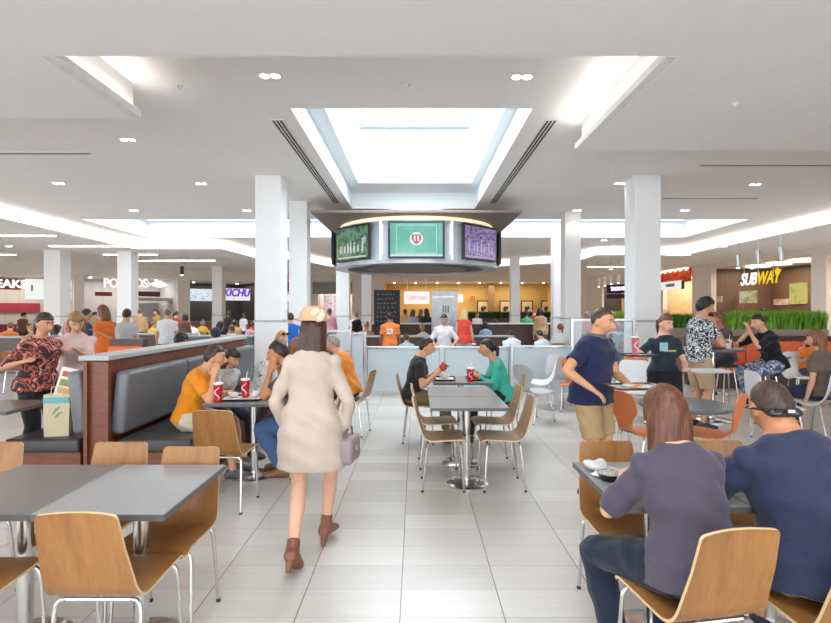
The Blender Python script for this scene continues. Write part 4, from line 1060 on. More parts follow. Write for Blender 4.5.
    LEG = [(0, .092), (.2, .088), (.55, .074), (.85, .060), (1, .056), (1.15, .054), (1.32, .057), (1.6, .046), (1.88, .036), (2, .037)]
    if fem:
        ARM = [(k, r * .88) for k, r in ARM]; LEG = [(k, r * .95) for k, r in LEG]
    def hand(mb, sd, t, d, nn, cu):
        th = (d.cross(nn) * sd).normalized(); k = s * (.95 if fem else 1.)
        def pr(u, a, b): 
            c = t + d * u * k; return [c + (th * math.cos(2 * PI * q / 10) * a + nn * math.sin(2 * PI * q / 10) * b) * k for q in range(10)]
        mb.rings([pr(-.02, .026, .022), pr(.015, .029, .019), pr(.05, .040, .017), (pr(.085, .041, .015)), pr(.095, .037, .011)])
        fr = .0088 if lod < 2 else .011
        for i, (o_, L) in enumerate(((.031, .073), (.0105, .083), (-.0105, .077), (-.031, .060))):
            p = t + (d * .085 + th * o_) * k; q = [p - d * .02 * k, p]; a = R(cu * .5); 
            for g in (.45, .32, .23):
                dr = d * math.cos(a) + nn * math.sin(a) + th * o_ * 1.2 / .5 * .25
                p = p + dr.normalized() * L * g * k; q.append(p); a += R(cu)
            mb.tube(q, [fr * k, fr * k, fr * .98 * k, fr * .92 * k, fr * .8 * k], 8)
        b = t + (d * .02 + th * .025) * k; q1 = b + (d * .035 + th * .032 + nn * .012) * k; q2 = q1 + (d * .03 + th * .008 + nn * .016) * k; q3 = q2 + (d * .026 - th * .002 + nn * .01) * k
        mb.tube([b, q1, q2, q3], [.013 * k, .012 * k, .0105 * k, .009 * k], 8)
    # head frame
    hb = spine(.54); hax, hfw, hup = frame(.5)
    HR = Matrix.Rotation(R(yaw), 3, 'Z') @ Matrix.Rotation(-R(pitch), 3, 'X')
    hc = hb + hup * (.098 + neck) * s + V((0, .022 * s, 0)) @ Matrix.Identity(3) + HR @ V((0, .0, .02 * s))
    def hp(v): return hc + HR @ (V(v) * s)
    def headshape(mb):
        U, Vn = 28, 22; rs = []
        for j in range(1, Vn):
            ph = PI * j / Vn; z0 = -math.cos(ph); r0 = math.sin(ph); row = []
            for i in range(U):
                t = 2 * PI * i / U; x_, y_ = math.cos(t) * r0, math.sin(t) * r0
                px_, py_, pz_ = x_ * .076, y_ * .097, z0 * .116
                if z0 < 0:
                    k = -z0; px_ *= 1 - .30 * k ** 1.6
                    if y_ < 0: py_ *= 1 - .40 * k
                    else: py_ += .014 * k * y_
                if y_ > 0:
                    for sx in (-1, 1):
                        g = math.exp(-((px_ - sx * .031) / .017) ** 2 - ((pz_ - .004) / .013) ** 2); py_ -= .009 * g
                        g = math.exp(-((px_ - sx * .04) / .02) ** 2 - ((pz_ + .03) / .02) ** 2); py_ += .004 * g
                    py_ += .005 * math.exp(-(px_ / .05) ** 2 - ((pz_ - .028) / .012) ** 2)
                    py_ += .005 * math.exp(-(px_ / .025) ** 2 - ((pz_ + .066) / .012) ** 2)
                    py_ += .006 * math.exp(-(px_ / .02) ** 2 - ((pz_ + .105) / .014) ** 2)
                row.append(hp((px_, py_, pz_)))
            rs.append(row)
        mb.rings(rs)
        mb.tube([hp((0, .084, .012)), hp((0, .114, -.022)), hp((0, .121, -.034)), hp((0, .090, -.047))], [.009 * s, .0135 * s, .016 * s, .011 * s], 8)
        for sx in (-1, 1):
            q = Matrix.Rotation(R(-sx * 15), 4, 'Z'); mb.ball(hp((sx * .077, -.008, -.012)), (.009 * s, .021 * s, .033 * s), 10, M=(HR.to_4x4() @ q))
    body = MB(); torso(body, -.10, .64)
    for sd, a, m, t, d, nn, cu in arms:
        limb(body, a - (a - sh) * .15, m, t, ARM); body.ball(a - V((0, 0, .012 * s)), .047 * s * (.9 if fem else 1), 12); body.ball(m, .037 * s, 10); hand(body, sd, t, d, nn, cu)
    feet = []
    def foot(mb, t, yw, pt, k=1., lift=0., pad=0.):
        """a foot under the ankle point t; pitch turns it about the toes"""
        M = Matrix.Translation(t) @ Matrix.Rotation(R(yw), 4, 'Z') @ Matrix.Rotation(R(-pt), 4, 'X')
        rs = []
        for u, a, b, zc in ((-.065, .022, .022, -.055), (-.05, .034, .036, -.046), (-.01, .038, .052, -.034), (.045, .042, .040, -.044), (.10, .047, .028, -.056), (.145, .044, .022, -.062), (.178, .026, .016, -.066)):
            r = []
            for q in range(14):
                c_, s_ = math.cos(2 * PI * q / 14), math.sin(2 * PI * q / 14); z = zc + b * s_ * 1.0
                r.append(M @ V((c_ * (a * k + pad) * s, (u + math.copysign(pad, u) * .8) * s * k, max(z + (pad if s_ > 0 else 0), -.084 + (.0 if pad else .008)) * s)))
            rs.append(r)
        mb.rings(rs)
    for sd, a, m, t, yw, pt in legs:
        limb(body, a, m, t, LEG); body.ball(m, .055 * s, 10); body.ball(a, .085 * s, 10); foot(body, t, yw, pt, .92)
    headshape(body)
    fg.body = meshobj('body', remesh(body, vox * s, 1), skin(sk), e)
    sd0 = hash(label) % 50 if False else len(label) % 50
    # face details
    if lod < 2 and face:
        for sx in (-1, 1):
            g = MB(); g.ball(hp((sx * .031, .076, .003)), .0115 * s, 10, 0); g.ball(hp((sx * .031, .0845, .003)), (.0072 * s, .0045 * s, .0072 * s), 8, 1, HR.to_4x4())
            g.build('eye', [mat('eye white', (.55, .52, .49), .3), mat('eye iris', (.03, .018, .012), .2)], e, smooth=True)
            MB().tube([hp((sx * .014, .094, .026)), hp((sx * .03, .0945, .032)), hp((sx * .046, .084, .027))], [.0035 * s, .0045 * s, .003 * s], 6).build('eyebrow', hairm('hair ' + hair, hair), e, smooth=True)
        MB().tube([hp((-.023, .094, -.067)), hp((-.008, .104, -.064)), hp((.008, .104, -.064)), hp((.023, .094, -.067))], [.003 * s, .0065 * s, .0065 * s, .003 * s], 8).build('lips', mat('lips ' + sk, tuple(v * f for v, f in zip(lin(sk), (.75, .5, .5))), .5), e, smooth=True)
    # clothing
    if bottom:
        g = MB(); bm_ = bottom if not isinstance(bottom, str) else cloth('cloth ' + bottom, bottom)
        if bkind in ('trousers', 'shorts', 'leggings'):
            torso(g, -.10, .10, .010)
            end = {'trousers': 1.93, 'leggings': 1.9, 'shorts': .92}[bkind]; ease = {'trousers': .013, 'leggings': .006, 'shorts': .022}[bkind]
            prof = [(0, .098), (.2, .094), (.55, .080), (.85, .068), (.92, .068), (1, .064), (1.15, .062), (1.32, .062), (1.6, .056), (1.9, .052), (1.93, .052)] if bkind != 'leggings' else LEG
            for sd, a, m, t, yw, pt in legs:
                limb(g, a, m, t, prof, ease, 0, end); g.ball(a, .098 * s, 10)
                if bkind != 'shorts': g.ball(m, (.068 if bkind == 'trousers' else .06) * s, 10)
            nm = bkind
        else:
            torso(g, -.10, .10, .012)
            if sit is None:
                rs = []
                for z, a, b in ((hipz / s + .04, .18, .125), (hipz / s - .06, .195, .145), (dress_len + .1, .20, .155), (dress_len, .205, .165)):
                    rs.append([V((math.cos(2 * PI * k / 24) * a * s * W, math.sin(2 * PI * k / 24) * b * s + .0, z * s)) for k in range(24)])
                g.rings(rs)
            nm = 'skirt'
        meshobj(nm, remesh(g, vox * 1.1 * s, (5, 4, 2)[lod], .0045 if lod < 2 else .003, sd0, 1.), bm_, e)
    if top:
        g = MB(); tm = top if not isinstance(top, str) else cloth('cloth ' + top, top)
        torso(g, .10 if bkind == 'dress' and sit is None else hem, .515, .014, 0 if bkind == 'dress' else .026, .010, straight=True)
        f1 = {'short': .66, 'long': 1.93, 'elbow': 1.0, 'cap': .3, 'none': 0, 'threeq': 1.5}[sleeve]
        prof = [(0, .064), (.25, .062 * wl), (.5, .058 * wl), (.66, .060 * wl), (.9, .052), (1, .050), (1.15, .050), (1.3, .048), (1.5, .046), (1.7, .040), (1.93, .036)] if sleeve in ('short', 'elbow', 'cap') else [(0, .062), (.25, .058 * wl), (.3, .058), (.5, .054 * wl), (.6, .053 * wl), (.9, .048), (1, .047), (1.15, .048), (1.3, .048), (1.5, .044), (1.7, .040), (1.93, .036)]
        if fem: prof = [(k, r * .92) for k, r in prof]
        for sd, a, m, t, d, nn, cu in arms:
            g.ball(a - V((0, 0, .006 * s)), (.064 if f1 > 0 else .045) * s * (.92 if fem else 1), 12)
            if f1 > 0: limb(g, a - (a - sh) * .2, m, t, prof, .004, 0, f1)
            if f1 > 1: g.ball(m, .047 * s, 10)
        if bkind == 'dress' and sit is None:
            rs = []
            for z, a, b in ((hipz / s + .24, .115, .080), (hipz / s + .14, .166, .124), (hipz / s + .05, .196, .154), (hipz / s - .02, .206, .164), (hipz / s - .08, .218, .165), (dress_len + .08, .222, .17), (dress_len, .225, .172)):
                rs.append([V((math.cos(2 * PI * k / 28) * a * s * W, math.sin(2 * PI * k / 28) * b * s, z * s)) for k in range(28)])
            g.rings(rs)
        nm = {'dress': 'dress'}.get(bkind, 'shirt')
        fg.top = meshobj(nm, remesh(g, vox * 1.05 * s, (8, 5, 3)[lod], .0058 if lod < 2 else .003, sd0), tm, e)
        if collar:
            g = MB(); cpts = []
            c0 = [ring(.495, .108, .080, -.008, 24), ring(.518, .094, .078, -.012, 24), ring(.534, .078, .072, -.006, 24), ring(.515, .070, .064, -.006, 24)]
            g.rings(c0, cap=False); g.build('collar', cloth('cloth ' + collar, collar), fg.top, smooth=True)
    if shoes:
        for sd, a, m, t, yw, pt in legs:
            g = MB(); foot(g, t, yw, pt, 1.05, 0, .007)
            M = Matrix.Translation(t) @ Matrix.Rotation(R(yw), 4, 'Z') @ Matrix.Rotation(R(-pt), 4, 'X')
            if heel:
                g.tube([t + (m - t).normalized() * .065 * s, M @ V((0, -.005, -.03))], [.043 * s, .045 * s], 12)
            o = meshobj('shoe', remesh(g, max(.007, vox * .9) * s, 1), mat('shoe ' + shoes, shoes, .5), e)
            if heel: MB().tube([M @ V((0, -.045 * s, -.06 * s)), M @ V((0, -.05 * s, -.085 * s - heel))], [.028 * s, .016 * s], 10).build('heel', mat('shoe ' + shoes, shoes, .5), o, smooth='auto')
            elif lod == 0:
                pass
    # hair
    if style != 'none':
        hm_ = hairm('hair ' + hair, hair); g = MB(); U, Vn = 36, 26; rs = []
        vol = {'short': .010, 'crop': .005, 'curly': .024, 'long': .016, 'bob': .018, 'bun': .010, 'pony': .010, 'bald': .003}[style]
        fl = {'crop': .070, 'short': .066, 'curly': .058, 'long': .056, 'bob': .056, 'bun': .055, 'pony': .055, 'bald': .12}[style]
        for j in range(1, Vn):
            ph = PI * j / Vn; z0 = -math.cos(ph); r0 = math.sin(ph); row = []
            for i in range(U):
                t = 2 * PI * i / U; x_, y_ = math.cos(t) * r0, math.sin(t) * r0
                px_, py_, pz_ = x_ * (.076 + vol), y_ * (.097 + vol), z0 * (.116 + vol)
                if z0 < 0 and y_ < 0: py_ *= 1 - .28 * -z0
                if z0 < 0: px_ *= 1 - .22 * (-z0) ** 1.6
                if style == 'curly':
                    w = .006 * math.sin(px_ * 150 + 3 * math.sin(pz_ * 90)) * math.sin(pz_ * 140 + py_ * 120); px_ += x_ * w * 2; py_ += y_ * w * 2; pz_ += z0 * w * 2
                # hairline: high over the face, dropping past the ears to the nape
                ln = fl if py_ > .045 else (fl - (fl + .012) * min(1, (.045 - py_) / .05) if py_ > -.03 else -.012 - .07 * min(1, (-.03 - py_) / .05))
                if style in ('long', 'bob') and py_ < .035: ln = -.09
                ln += .006 * math.sin(px_ * 170 + 1) * (1 if py_ > -.03 else .3)
                k = 1.0
                if pz_ < ln: k = max(.58, 1 - (ln - pz_) * 26)
                if style == 'bald' and pz_ > .05 : k = .82
                row.append(hp((px_ * k, py_ * k, pz_ * (k if k < 1 else 1))))
            rs.append(row)
        g.rings(rs)
        def curtain(L, w0, w1, d0, d1, back=.06, n=12):
            rs = []; nb = spine(.42); axx, fww, upp = frame(.42)
            p0 = hp((0, -.035, .05)); p1 = hp((0, -back, -.07)); p2 = hp((0, -back - .012, -.07)) + V((0, 0, -L * s))
            for i in range(n + 1):
                t = i / n; c = p0.lerp(p1, t * 2) if t < .5 else p1.lerp(p2, t * 2 - 1)
                a = w0 + (w1 - w0) * t; b = d0 + (d1 - d0) * t; q = min(1, .55 + t * 2.2); a *= q; b *= q
                if t > .9: a *= .88; b *= .8
                row = []
                for k in range(26):
                    th = 2 * PI * k / 26; wv = 1 + .05 * math.sin(th * 7 + t * 2)
                    row.append(c + HR @ V((math.cos(th) * a * wv * s, math.sin(th) * b * wv * s, 0)))
                rs.append(row)
            g.rings(rs)
        if style == 'long': curtain(.16, .084, .105, .07, .040)
        if style == 'bob': curtain(hl, .094, .102, .082, .060, .045)
        if style == 'bun': g.ball(hp((0, -.115, .03)), .042 * s, 12)
        if style == 'pony':
            g.tube([hp((0, -.095, .03)), hp((0, -.135, .0)), hp((0, -.135, -.08)), hp((0, -.12, -.17))], [.022 * s, .03 * s, .026 * s, .008 * s], 10)
        meshobj('hair', remesh(g, (.0075, .010, .015)[lod] * s, 1, .0016 if style in ('long', 'bob') else .001, sd0, .25), hm_, e)
    fg.e = e; fg.hp = hp; fg.arms = arms; fg.legs = legs; fg.HR = HR; fg.spine = spine; fg.frame = frame; fg.ring = ring
    return fg
def world(e, v): return (Matrix.Translation(e.location) @ Matrix.Rotation(e.rotation_euler.z, 4, 'Z')) @ V(v)
def to_local(rot, x, y, X, Y, Z):
    """a world point in the frame of a person standing at (x, y) and turned by rot"""
    v = Matrix.Rotation(-R(rot), 3, 'Z') @ V((X - x, Y - y, 0)); return (v.x, v.y, Z)
# ------------------------------------------------------------------ the people of the photo
def pxp(px, py, z): return (gx(px, z), z, gh(py, z))
def tl(rot, x, y, px, py, z): return to_local(rot, x, y, *pxp(px, py, z))
# -- walking woman
x, y = -.685, 3.37
f = person('woman in a cream dress and tan hat walking away down the aisle', x, y, -4, 1.60, True, sk='#d6a58a', hair='#3a2018', style='bob', hl=.15, top=mat('cream wool', '#b9a89a', .9, bump=.4, bscale=120), sleeve='long', bkind='dress', dress_len=.62, hem=-.02, shoes='#7a4a32', heel=.05, lod=0, pitch=4, wide=1.06,
   rf=(.055, .19, .135, -6, 8), lf=(-.04, -.26, .155, 4, 36), rh=(.215, .06, .80), lh=(-.20, .10, .80), curl=(50, 25), face=True)
h = f.hp; e = f.e
g = MB(); g.lathe([(.118, .035), (.122, .05), (.105, .065), (.095, .105), (.07, .14), (.02, .15)], (0, 0, 0), 24)
for v in g.bm.verts: v.co = h(v.co * .95 + V((.0, -.025, .02)))
hat = g.build('hat', mat('tan felt', '#c9a583', .9), e, smooth='auto')
g = MB(); 
for k in range(7): 
    a = k * 2 * PI / 7; g.ball(V((.05 + .03 * math.cos(a), -.09 + .02 * math.sin(a * 2), .09 + .03 * math.sin(a))), (.03, .018, .022), 8)
for v in g.bm.verts: v.co = h(v.co)
g.build('hat_flower', mat('pale felt', '#e3c8ab', .9), hat, smooth=True)
hb = empty('handbag', (x + .245, y + .04, .60), R(80), 'mauve grey handbag in the right hand of the walking woman', 'handbag')
b = MB().box((0, 0, .09), (.22, .10, .17), bev=.035).build('bag_body', mat('mauve leather', '#8f7f80', .5), hb, smooth='auto')
MB().tube([(-.07, 0, .16), (-.06, 0, .22), (0, 0, .245), (.06, 0, .22), (.07, 0, .16)], .007, 6).build('handle', mat('mauve leather dark', '#5f5254', .5), hb, smooth='auto')
MB().box((0, -.052, .10), (.03, .008, .03), bev=.003).build('clasp', M_chrome, hb)
# -- boy in orange, girl beside him
x, y, r = -2.22, 5.0, -84
f = person('boy in a bright orange T-shirt sitting in the booth facing right', x, y, r, 1.66, sit=.465, lean=10, lean2=30, yaw=6, pitch=6, sk='#d29a76', hair='#38241a', style='short', top='#e08a1c', bottom='#cfc2ae', bkind='shorts', lod=0, shoes='#55565a',
   rh=tl(r, x, y, 214, 377, 4.86), rel=(.4, -.2, -1), lh=tl(r, x, y, 214, 398, 5.15), hem=-.02)
x, y, r = -2.2, 5.75, -120
person('dark haired girl in a striped top beside the boy in orange', x, y, r, 1.50, True, sit=.465, lean=14, lean2=24, pitch=28, yaw=0, sk='#d5a184', hair='#2e1d16', style='long', top=stripes('white grey stripes', '#dcdad6', '#8f979c', 22), bottom='#3a3f50', lod=1, rh=tl(r, x, y, 216, 396, 5.4), lh=tl(r, x, y, 224, 392, 5.45))
# -- man in jeans behind the walking woman
x, y, r = -1.06, 5.08, 88
person('man in jeans and brown shoes at the booth table, half behind the walking woman', x, y, r, 1.74, sit=.47, lean=16, lean2=30, pitch=10, sk='#b97f58', hair='#2a1a14', style='short', top='#4a3f44', bottom='#46618c', shoes='#7d5a38', lod=1, lh=(-.12, .34, 1.02), rh=(.13, .32, .98), lel=(-.4, .3, -1), rel=(.4, .3, -1), rf=(.12, .28, .085), lf=(-.12, .22, .085))
# -- diners further along the booth
x, y, r = -1.93, 6.3, -50
person('auburn haired person in a white patterned shirt turned away in the booth', x, y, r, 1.62, sit=.465, lean=14, lean2=28, pitch=14, sk='#cf9c80', hair='#5a3420', style='short', top=spots('white black motif', ['#e6e2de', '#e6e2de', '#e6e2de', '#4a4648'], 22), bottom='#55555c', lod=1, rh=(.16, .34, .82), lh=(-.12, .36, .80))
x, y, r = -1.80, 6.95, -70
person('person in a pale lilac shirt behind the white patterned shirt', x, y, r, 1.56, True, sit=.465, lean=10, lean2=22, pitch=10, yaw=-20, sk='#d6a78c', hair='#8a6038', style='bob', top='#dcd2d6', bottom='#6a6a70', lod=1, rh=(.14, .34, .82), lh=(-.14, .34, .82))
x, y, r = -2.05, 7.75, -150
f = person('blonde woman with sunglasses on her head at the far booth table', x, y, r, 1.66, True, sit=.465, lean=8, yaw=20, sk='#dca98d', hair='#b98a50', style='long', top='#c9b8a8', bottom='#44464f', lod=1, rh=(.14, .33, .8), lh=(-.14, .33, .8))
g = MB()
for sx in (-1, 1): g.ball(V((sx * .038, .085, .085)), (.034, .012, .022), 10)
g.box((0, .094, .088), (.03, .006, .006))
for v in g.bm.verts: v.co = f.hp(v.co)
tag(g.build('sunglasses', mat('dark lens', (.02, .02, .025), .1)), 'dark sunglasses pushed up on the blonde woman in the booth', 'sunglasses').matrix_world = Matrix.Translation(f.e.location) @ Matrix.Rotation(f.e.rotation_euler.z, 4, 'Z')
x, y, r = -1.18, 7.62, 84
person('pale faced dark haired person opposite the blonde woman in the booth', x, y, r, 1.62, True, sit=.465, lean=12, sk='#dcae96', hair='#33241c', style='bob', top='#5a4a4c', bottom='#333a4c', lod=1, rh=(.14, .33, .8), lh=(-.14, .33, .8))
x, y, r = -.86, 6.75, 70
person('grey haired diner in an orange shirt just right of the walking woman', x, y, r, 1.68, sit=.47, lean=14, lean2=26, pitch=12, sk='#cb9878', hair='#8f8880', style='short', top='#d9822c', bottom='#2d3342', lod=1, rh=(.15, .34, .82), lh=(-.15, .34, .82))
# -- centre table diners
x, y, r = -.045, 6.38, -88
f = person('boy in a black T-shirt eating at the centre table, seen from his right', x, y, r, 1.62, sit=.465, lean=8, lean2=20, yaw=-4, pitch=4, sk='#d19b78', hair='#2b1b15', style='short', top='#2b2a2e', bottom='#7a6648', lod=0, rh=tl(r, x, y, 436, 374, 6.22), rel=(.5, -.1, -1), lh=(-.12, .36, .86), hem=-.04, shoes='#3c3a38')
x, y, r = 1.10, 6.38, 88
person('woman in a teal cardigan with tied back dark hair at the centre table', x, y, r, 1.60, True, sit=.465, lean=10, lean2=24, yaw=0, pitch=0, sk='#c48e6c', hair='#1f1714', style='pony', top='#3fae9c', sleeve='long', bottom='#22242c', lod=0, rh=(.12, .36, .83), lh=(-.12, .33, .81), hem=-.06)
# -- man in navy polo
x, y, r = 1.54, 4.50, -140
f = person('man in a navy polo shirt and khaki shorts carrying a tray', x, y, r, 1.66, lean=3, lean2=10, yaw=6, pitch=12, sk='#cf9872', hair='#4a3426', style='crop', top='#232a4c', collar='#6f675e', bottom='#b0946c', bkind='shorts', shoes='#33363c', wide=1.2, lod=0, neck=-.015,
   rh=tl(r, x, y, 592, 389, 4.15), rel=(.9, -.6, -.5), lh=tl(r, x, y, 629, 384, 4.25), lel=(-.6, -.5, -1), hem=-.09, hn=((0, 0, -1), (0, 0, 1)), curl=(30, 12))
MB().box((0, 0, 0), (.035, .004, .014), bev=.001).build('chest_emblem', mat('ochre thread', '#b58a3a', .7), f.top, loc=tuple(f.spine(.36) + f.frame(.36)[1] * .145 * f.s - f.frame(.36)[0] * .075))
# -- server in dark top
x, y, r = 2.94, 6.1, 172
f = person('server in a dark T-shirt and black apron holding two trays', x, y, r, 1.58, True, lean=3, yaw=22, pitch=10, sk='#d9a78c', hair='#5f3d2a', style='pony', top='#2a3440', bottom='#3f5878', shoes='#3a3a3c', lod=1, rh=tl(r, x, y, 645, 357, 5.85), rel=(.8, -.3, -.8), lh=tl(r, x, y, 685, 369, 5.75), lel=(-.6, -.5, -1), hn=((0, 0, 1), (0, 0, 1)), curl=(12, 12), hem=-.04)
g = MB(); g.rings([[V((sx * w / 2, f.spine(d).y + dep, f.spine(d).z + dz)) for sx, dep in ((-1, .0), (-.6, .075), (0, .1), (.6, .075), (1, 0), (1, -.012), (.6, .063), (0, .085), (-.6, .063), (-1, -.012))] for d, w, dz in ((.06, .36, .0), (.0, .38, 0), (0, .40, -.12), (0, .40, -.27))])
for v in g.bm.verts: v.co.y += .06
g.build('apron', cloth('cloth black apron', '#1c1d21'), f.e, smooth='auto')
MB().box((0, 0, 0), (.13, .004, .018), bev=.002).build('name_strip', mat('lime strip', '#a8a83a', .6), f.top, loc=tuple(f.spine(.33) + f.frame(.33)[1] * .152 + V((-.02, 0, 0))))
MB().box((0, 0, 0), (.09, .004, .10), bev=.01).build('shirt_print', mat('pale blue print', '#8fb4c8', .7), f.top, loc=tuple(f.spine(.38) + f.frame(.38)[1] * .150 + V((.05, 0, 0.0))))
# -- patterned shirt man, diners at bar table
x, y, r = 3.88, 7.08, -86
f = person('bearded man in a black and white patterned shirt standing at the bar table', x, y, r, 1.80, lean=4, lean2=10, yaw=-6, pitch=10, sk='#c28e6e', hair='#1c1512', style='curly', top=spots('black white leaf print', ['#23252b', '#23252b', '#dfe3e4', '#2a2d34', '#dfe3e4'], 26), bottom='#b39a78', bkind='shorts', lod=1, rh=tl(r, x, y, 715, 326, 6.92), rel=(.6, -.3, -1), lh=tl(r, x, y, 716, 342, 7.2), lel=(-.5, -.3, -1), wide=1.08, shoes='#2b2b2e')
g = MB(); g.ball((0, .062, -.085), (.058, .05, .038), 12)
for v in g.bm.verts: v.co = f.hp(v.co)
g.build('beard', hairm('hair #1c1512', '#1c1512'), f.e, smooth=True)
x, y, r = 5.06, 7.25, 97
f = person('woman in a black T-shirt with both hands at her mouth', x, y, r, 1.66, True, sit=.755, lean=14, lean2=26, pitch=8, yaw=4, sk='#d4a182', hair='#2a1d18', style='bun', top='#1f1f23', sleeve='elbow', bottom=spots('blue grey print', ['#4f79a8', '#c9cfd6', '#6a4f58', '#3a5c8c'], 14), lod=1, rh=tl(r, x, y, 750, 330, 7.33), lh=tl(r, x, y, 749, 331, 7.16), rel=(.5, .2, -1), lel=(-.5, .2, -1), rf=(.1, .30, .36), lf=(-.1, .32, .34), curl=(35, 35), hd=((0, .3, 1), (0, .3, 1)))
x, y, r = 5.03, 8.35, 100
person('ruddy faced diner in a dull purple top behind the bar table', x, y, r, 1.66, sit=.755, lean=8, lean2=18, pitch=14, sk='#b8785e', hair='#7a4a36', style='short', top='#5f4f5a', bottom='#3a3c46', lod=1, rh=(.12, .36, 1.13), lh=(-.12, .36, 1.13), rf=(.1, .30, .36), lf=(-.1, .32, .34))
# -- right edge
x, y, r = 5.28, 6.62, 20
person('woman with long light brown hair cut by the right frame edge', x, y, r, 1.74, True, sit=.47, lean=4, lean2=10, pitch=8, yaw=20, sk='#cf9f82', hair='#7a5030', style='long', top='#6a5a50', bottom='#2c3350', lod=1)
x, y, r = 7.12, 9.3, 170
person('dark haired child in orange at the table before the banquette', x, y, r, 1.42, sit=.45, lean=8, pitch=18, sk='#c48a68', hair='#17110f', style='bob', top='#dd7a2a', bottom='#444a55', lod=1, rh=(.14, .3, .8), lh=(-.14, .3, .8))
x, y, r = 9.0, 12.2, 150
person('standing person in a pale shirt at the far right beyond the planter', x, y, r, 1.60, sk='#a8765a', hair='#231a16', style='short', top='#c4c8d0', bottom='#3c414c', lod=2)
# -- foreground pair
x, y, r = 1.13, 2.07, 6
f = person('woman with auburn hair in a purple grey shirt, back to the camera', x, y, r, 1.64, True, sit=.465, lean=12, lean2=20, side=-2, pitch=6, yaw=-4, sk='#d6a488', hair='#5c331c', style='bob', top=cloth('cloth purple grey', '#4c4553'), sleeve='elbow', bottom=cloth('cloth dark denim', '#1b2334'), shoes='#2a2826', lod=0, wide=1.12, hem=-.06, hl=.15, neck=-.012,
   lh=(-.10, .40, .80), rh=(.12, .44, .80), lel=(-.7, -.2, -.8), rel=(.7, -.2, -.8), lf=(-.17, .33, .085), rf=(.10, .36, .085), lkn=(-.5, 1, .3), curl=(30, 30))
x, y, r = 1.63, 2.07, 4
f = person('man in a navy T-shirt with sunglasses on the back of his head', x, y, r, 1.74, sit=.465, lean=14, lean2=24, side=-3, pitch=14, yaw=-6, sk='#c0855f', hair='#3f2b1e', style='crop', top=cloth('cloth slate navy', '#2d334c'), sleeve='elbow', bottom=cloth('cloth khaki', '#a8967a'), bkind='shorts', shoes='#30343c', lod=0, wide=1.18, hem=-.07, neck=-.03,
   lh=(-.12, .42, .80), rh=(.16, .44, .80), lel=(-1, -.2, -.6), rel=(1, -.2, -.6), curl=(30, 30))
g = MB()
for sx in (-1, 1):
    g.ball(V((sx * .036, -.094, -.03)), (.033, .012, .019), 12); g.tube([(sx * .066, -.085, -.022), (sx * .092, -.03, -.008), (sx * .09, .03, .0)], .005, 6)
g.box((0, -.108, -.026), (.02, .008, .008))
for v in g.bm.verts: v.co = f.hp(v.co)
o = tag(g.build('sunglasses', mat('dark lens', (.02, .02, .025), .1), smooth='auto'), 'black sunglasses worn on the back of the navy shirted man', 'sunglasses'); o.location = f.e.location; o.rotation_euler = f.e.rotation_euler
g = MB().box((.012, -.110, -.024), (.03, .006, .014), bev=.003)
for v in g.bm.verts: v.co = f.hp(v.co)
g.build('silver_logo_plate', M_chrome, o)
# -- blurred shoppers at left
x, y, r = -3.86, 5.25, -110
f = person('woman in a red and dark floral top at the left frame edge', x, y, r, 1.60, True, lean=5, pitch=12, sk='#c98f72', hair='#33221a', style='pony', top=spots('red floral print', ['#2a2022', '#b5584a', '#3a2528', '#d98a78', '#57302e'], 9), sleeve='elbow', bottom='#26242a', lod=1, rh=tl(r, x, y, 22, 362, 4.95), lh=tl(r, x, y, 33, 360, 5.2), wide=1.15, shoes='#1f1f22')
x, y, r = -3.88, 5.85, -140
person('blonde woman in a pale pink cardigan looking down beside the booth', x, y, r, 1.62, True, lean=8, lean2=14, pitch=32, sk='#d8a58a', hair='#8f6a40', style='bob', top='#d6b9b6', sleeve='threeq', bottom='#b39f86', bkind='skirt', dress_len=.45, lod=1, rh=tl(r, x, y, 62, 352, 5.4), lh=tl(r, x, y, 76, 350, 5.5), shoes='#6a5444', wide=1.12)
x, y, r = -5.42, 9.0, 70
person('long haired woman in an orange dress left of the fish sign column', x, y, r, 1.72, True, lean=2, pitch=8, sk='#c98a64', hair='#6a3f24', style='long', top='#d06a2c', sleeve='cap', bkind='dress', dress_len=.5, hem=-.02, lod=1, rh=tl(r, x, y, 97, 332, 8.8), lh=tl(r, x, y, 97, 334, 9.1), shoes='#5a4030')
x, y, r = -5.5, 9.75, 10
person('man in a grey shirt and navy shorts behind the orange dress', x, y, r, 1.66, sk='#c99674', hair='#2b201a', style='short', top='#b9b9bf', bottom='#2c3550', bkind='shorts', lod=2, shoes='#444444')
x, y, r = -6.6, 10.2, -30
person('man in a slate blue jacket behind the blonde shopper', x, y, r, 1.66, sk='#c99674', hair='#2a2320', style='short', top='#3b4a5e', sleeve='long', bottom='#2c3038', lod=2)
x, y, r = -5.75, 11.9, 15
person('balding man in a white shirt queuing before the fish stall', x, y, r, 1.68, sk='#c99674', hair='#6a5a50', style='crop', top='#dfe2e6', bottom='#4a4d58', lod=2)
x, y, r = -3.93, 8.05, -40
person('black haired diner in black just beyond the booth', x, y, r, 1.62, sit=.465, lean=14, lean2=28, pitch=22, sk='#a8765a', hair='#120e0e', style='curly', top='#232226', bottom='#2a2c34', lod=1, rh=(.14, .34, .8), lh=(-.14, .34, .8))
x, y, r = -3.42, 8.8, 20
f = person('diner in a navy cap beyond the booth', x, y, r, 1.66, sit=.465, lean=10, pitch=12, sk='#b9825f', hair='#2b211c', style='short', top='#55565c', bottom='#333', lod=2) if False else person('diner in a navy cap beyond the booth', x, y, r, 1.66, sit=.465, lean=10, pitch=12, sk='#b9825f', hair='#2b211c', style='short', top='#55565c', bottom='#333333', lod=2)
g = MB().ball((0, -.005, .045), (.094, .115, .095), 16); g.box((0, .13, .05), (.12, .09, .012), bev=.005)
for v in g.bm.verts: v.co = f.hp(v.co)
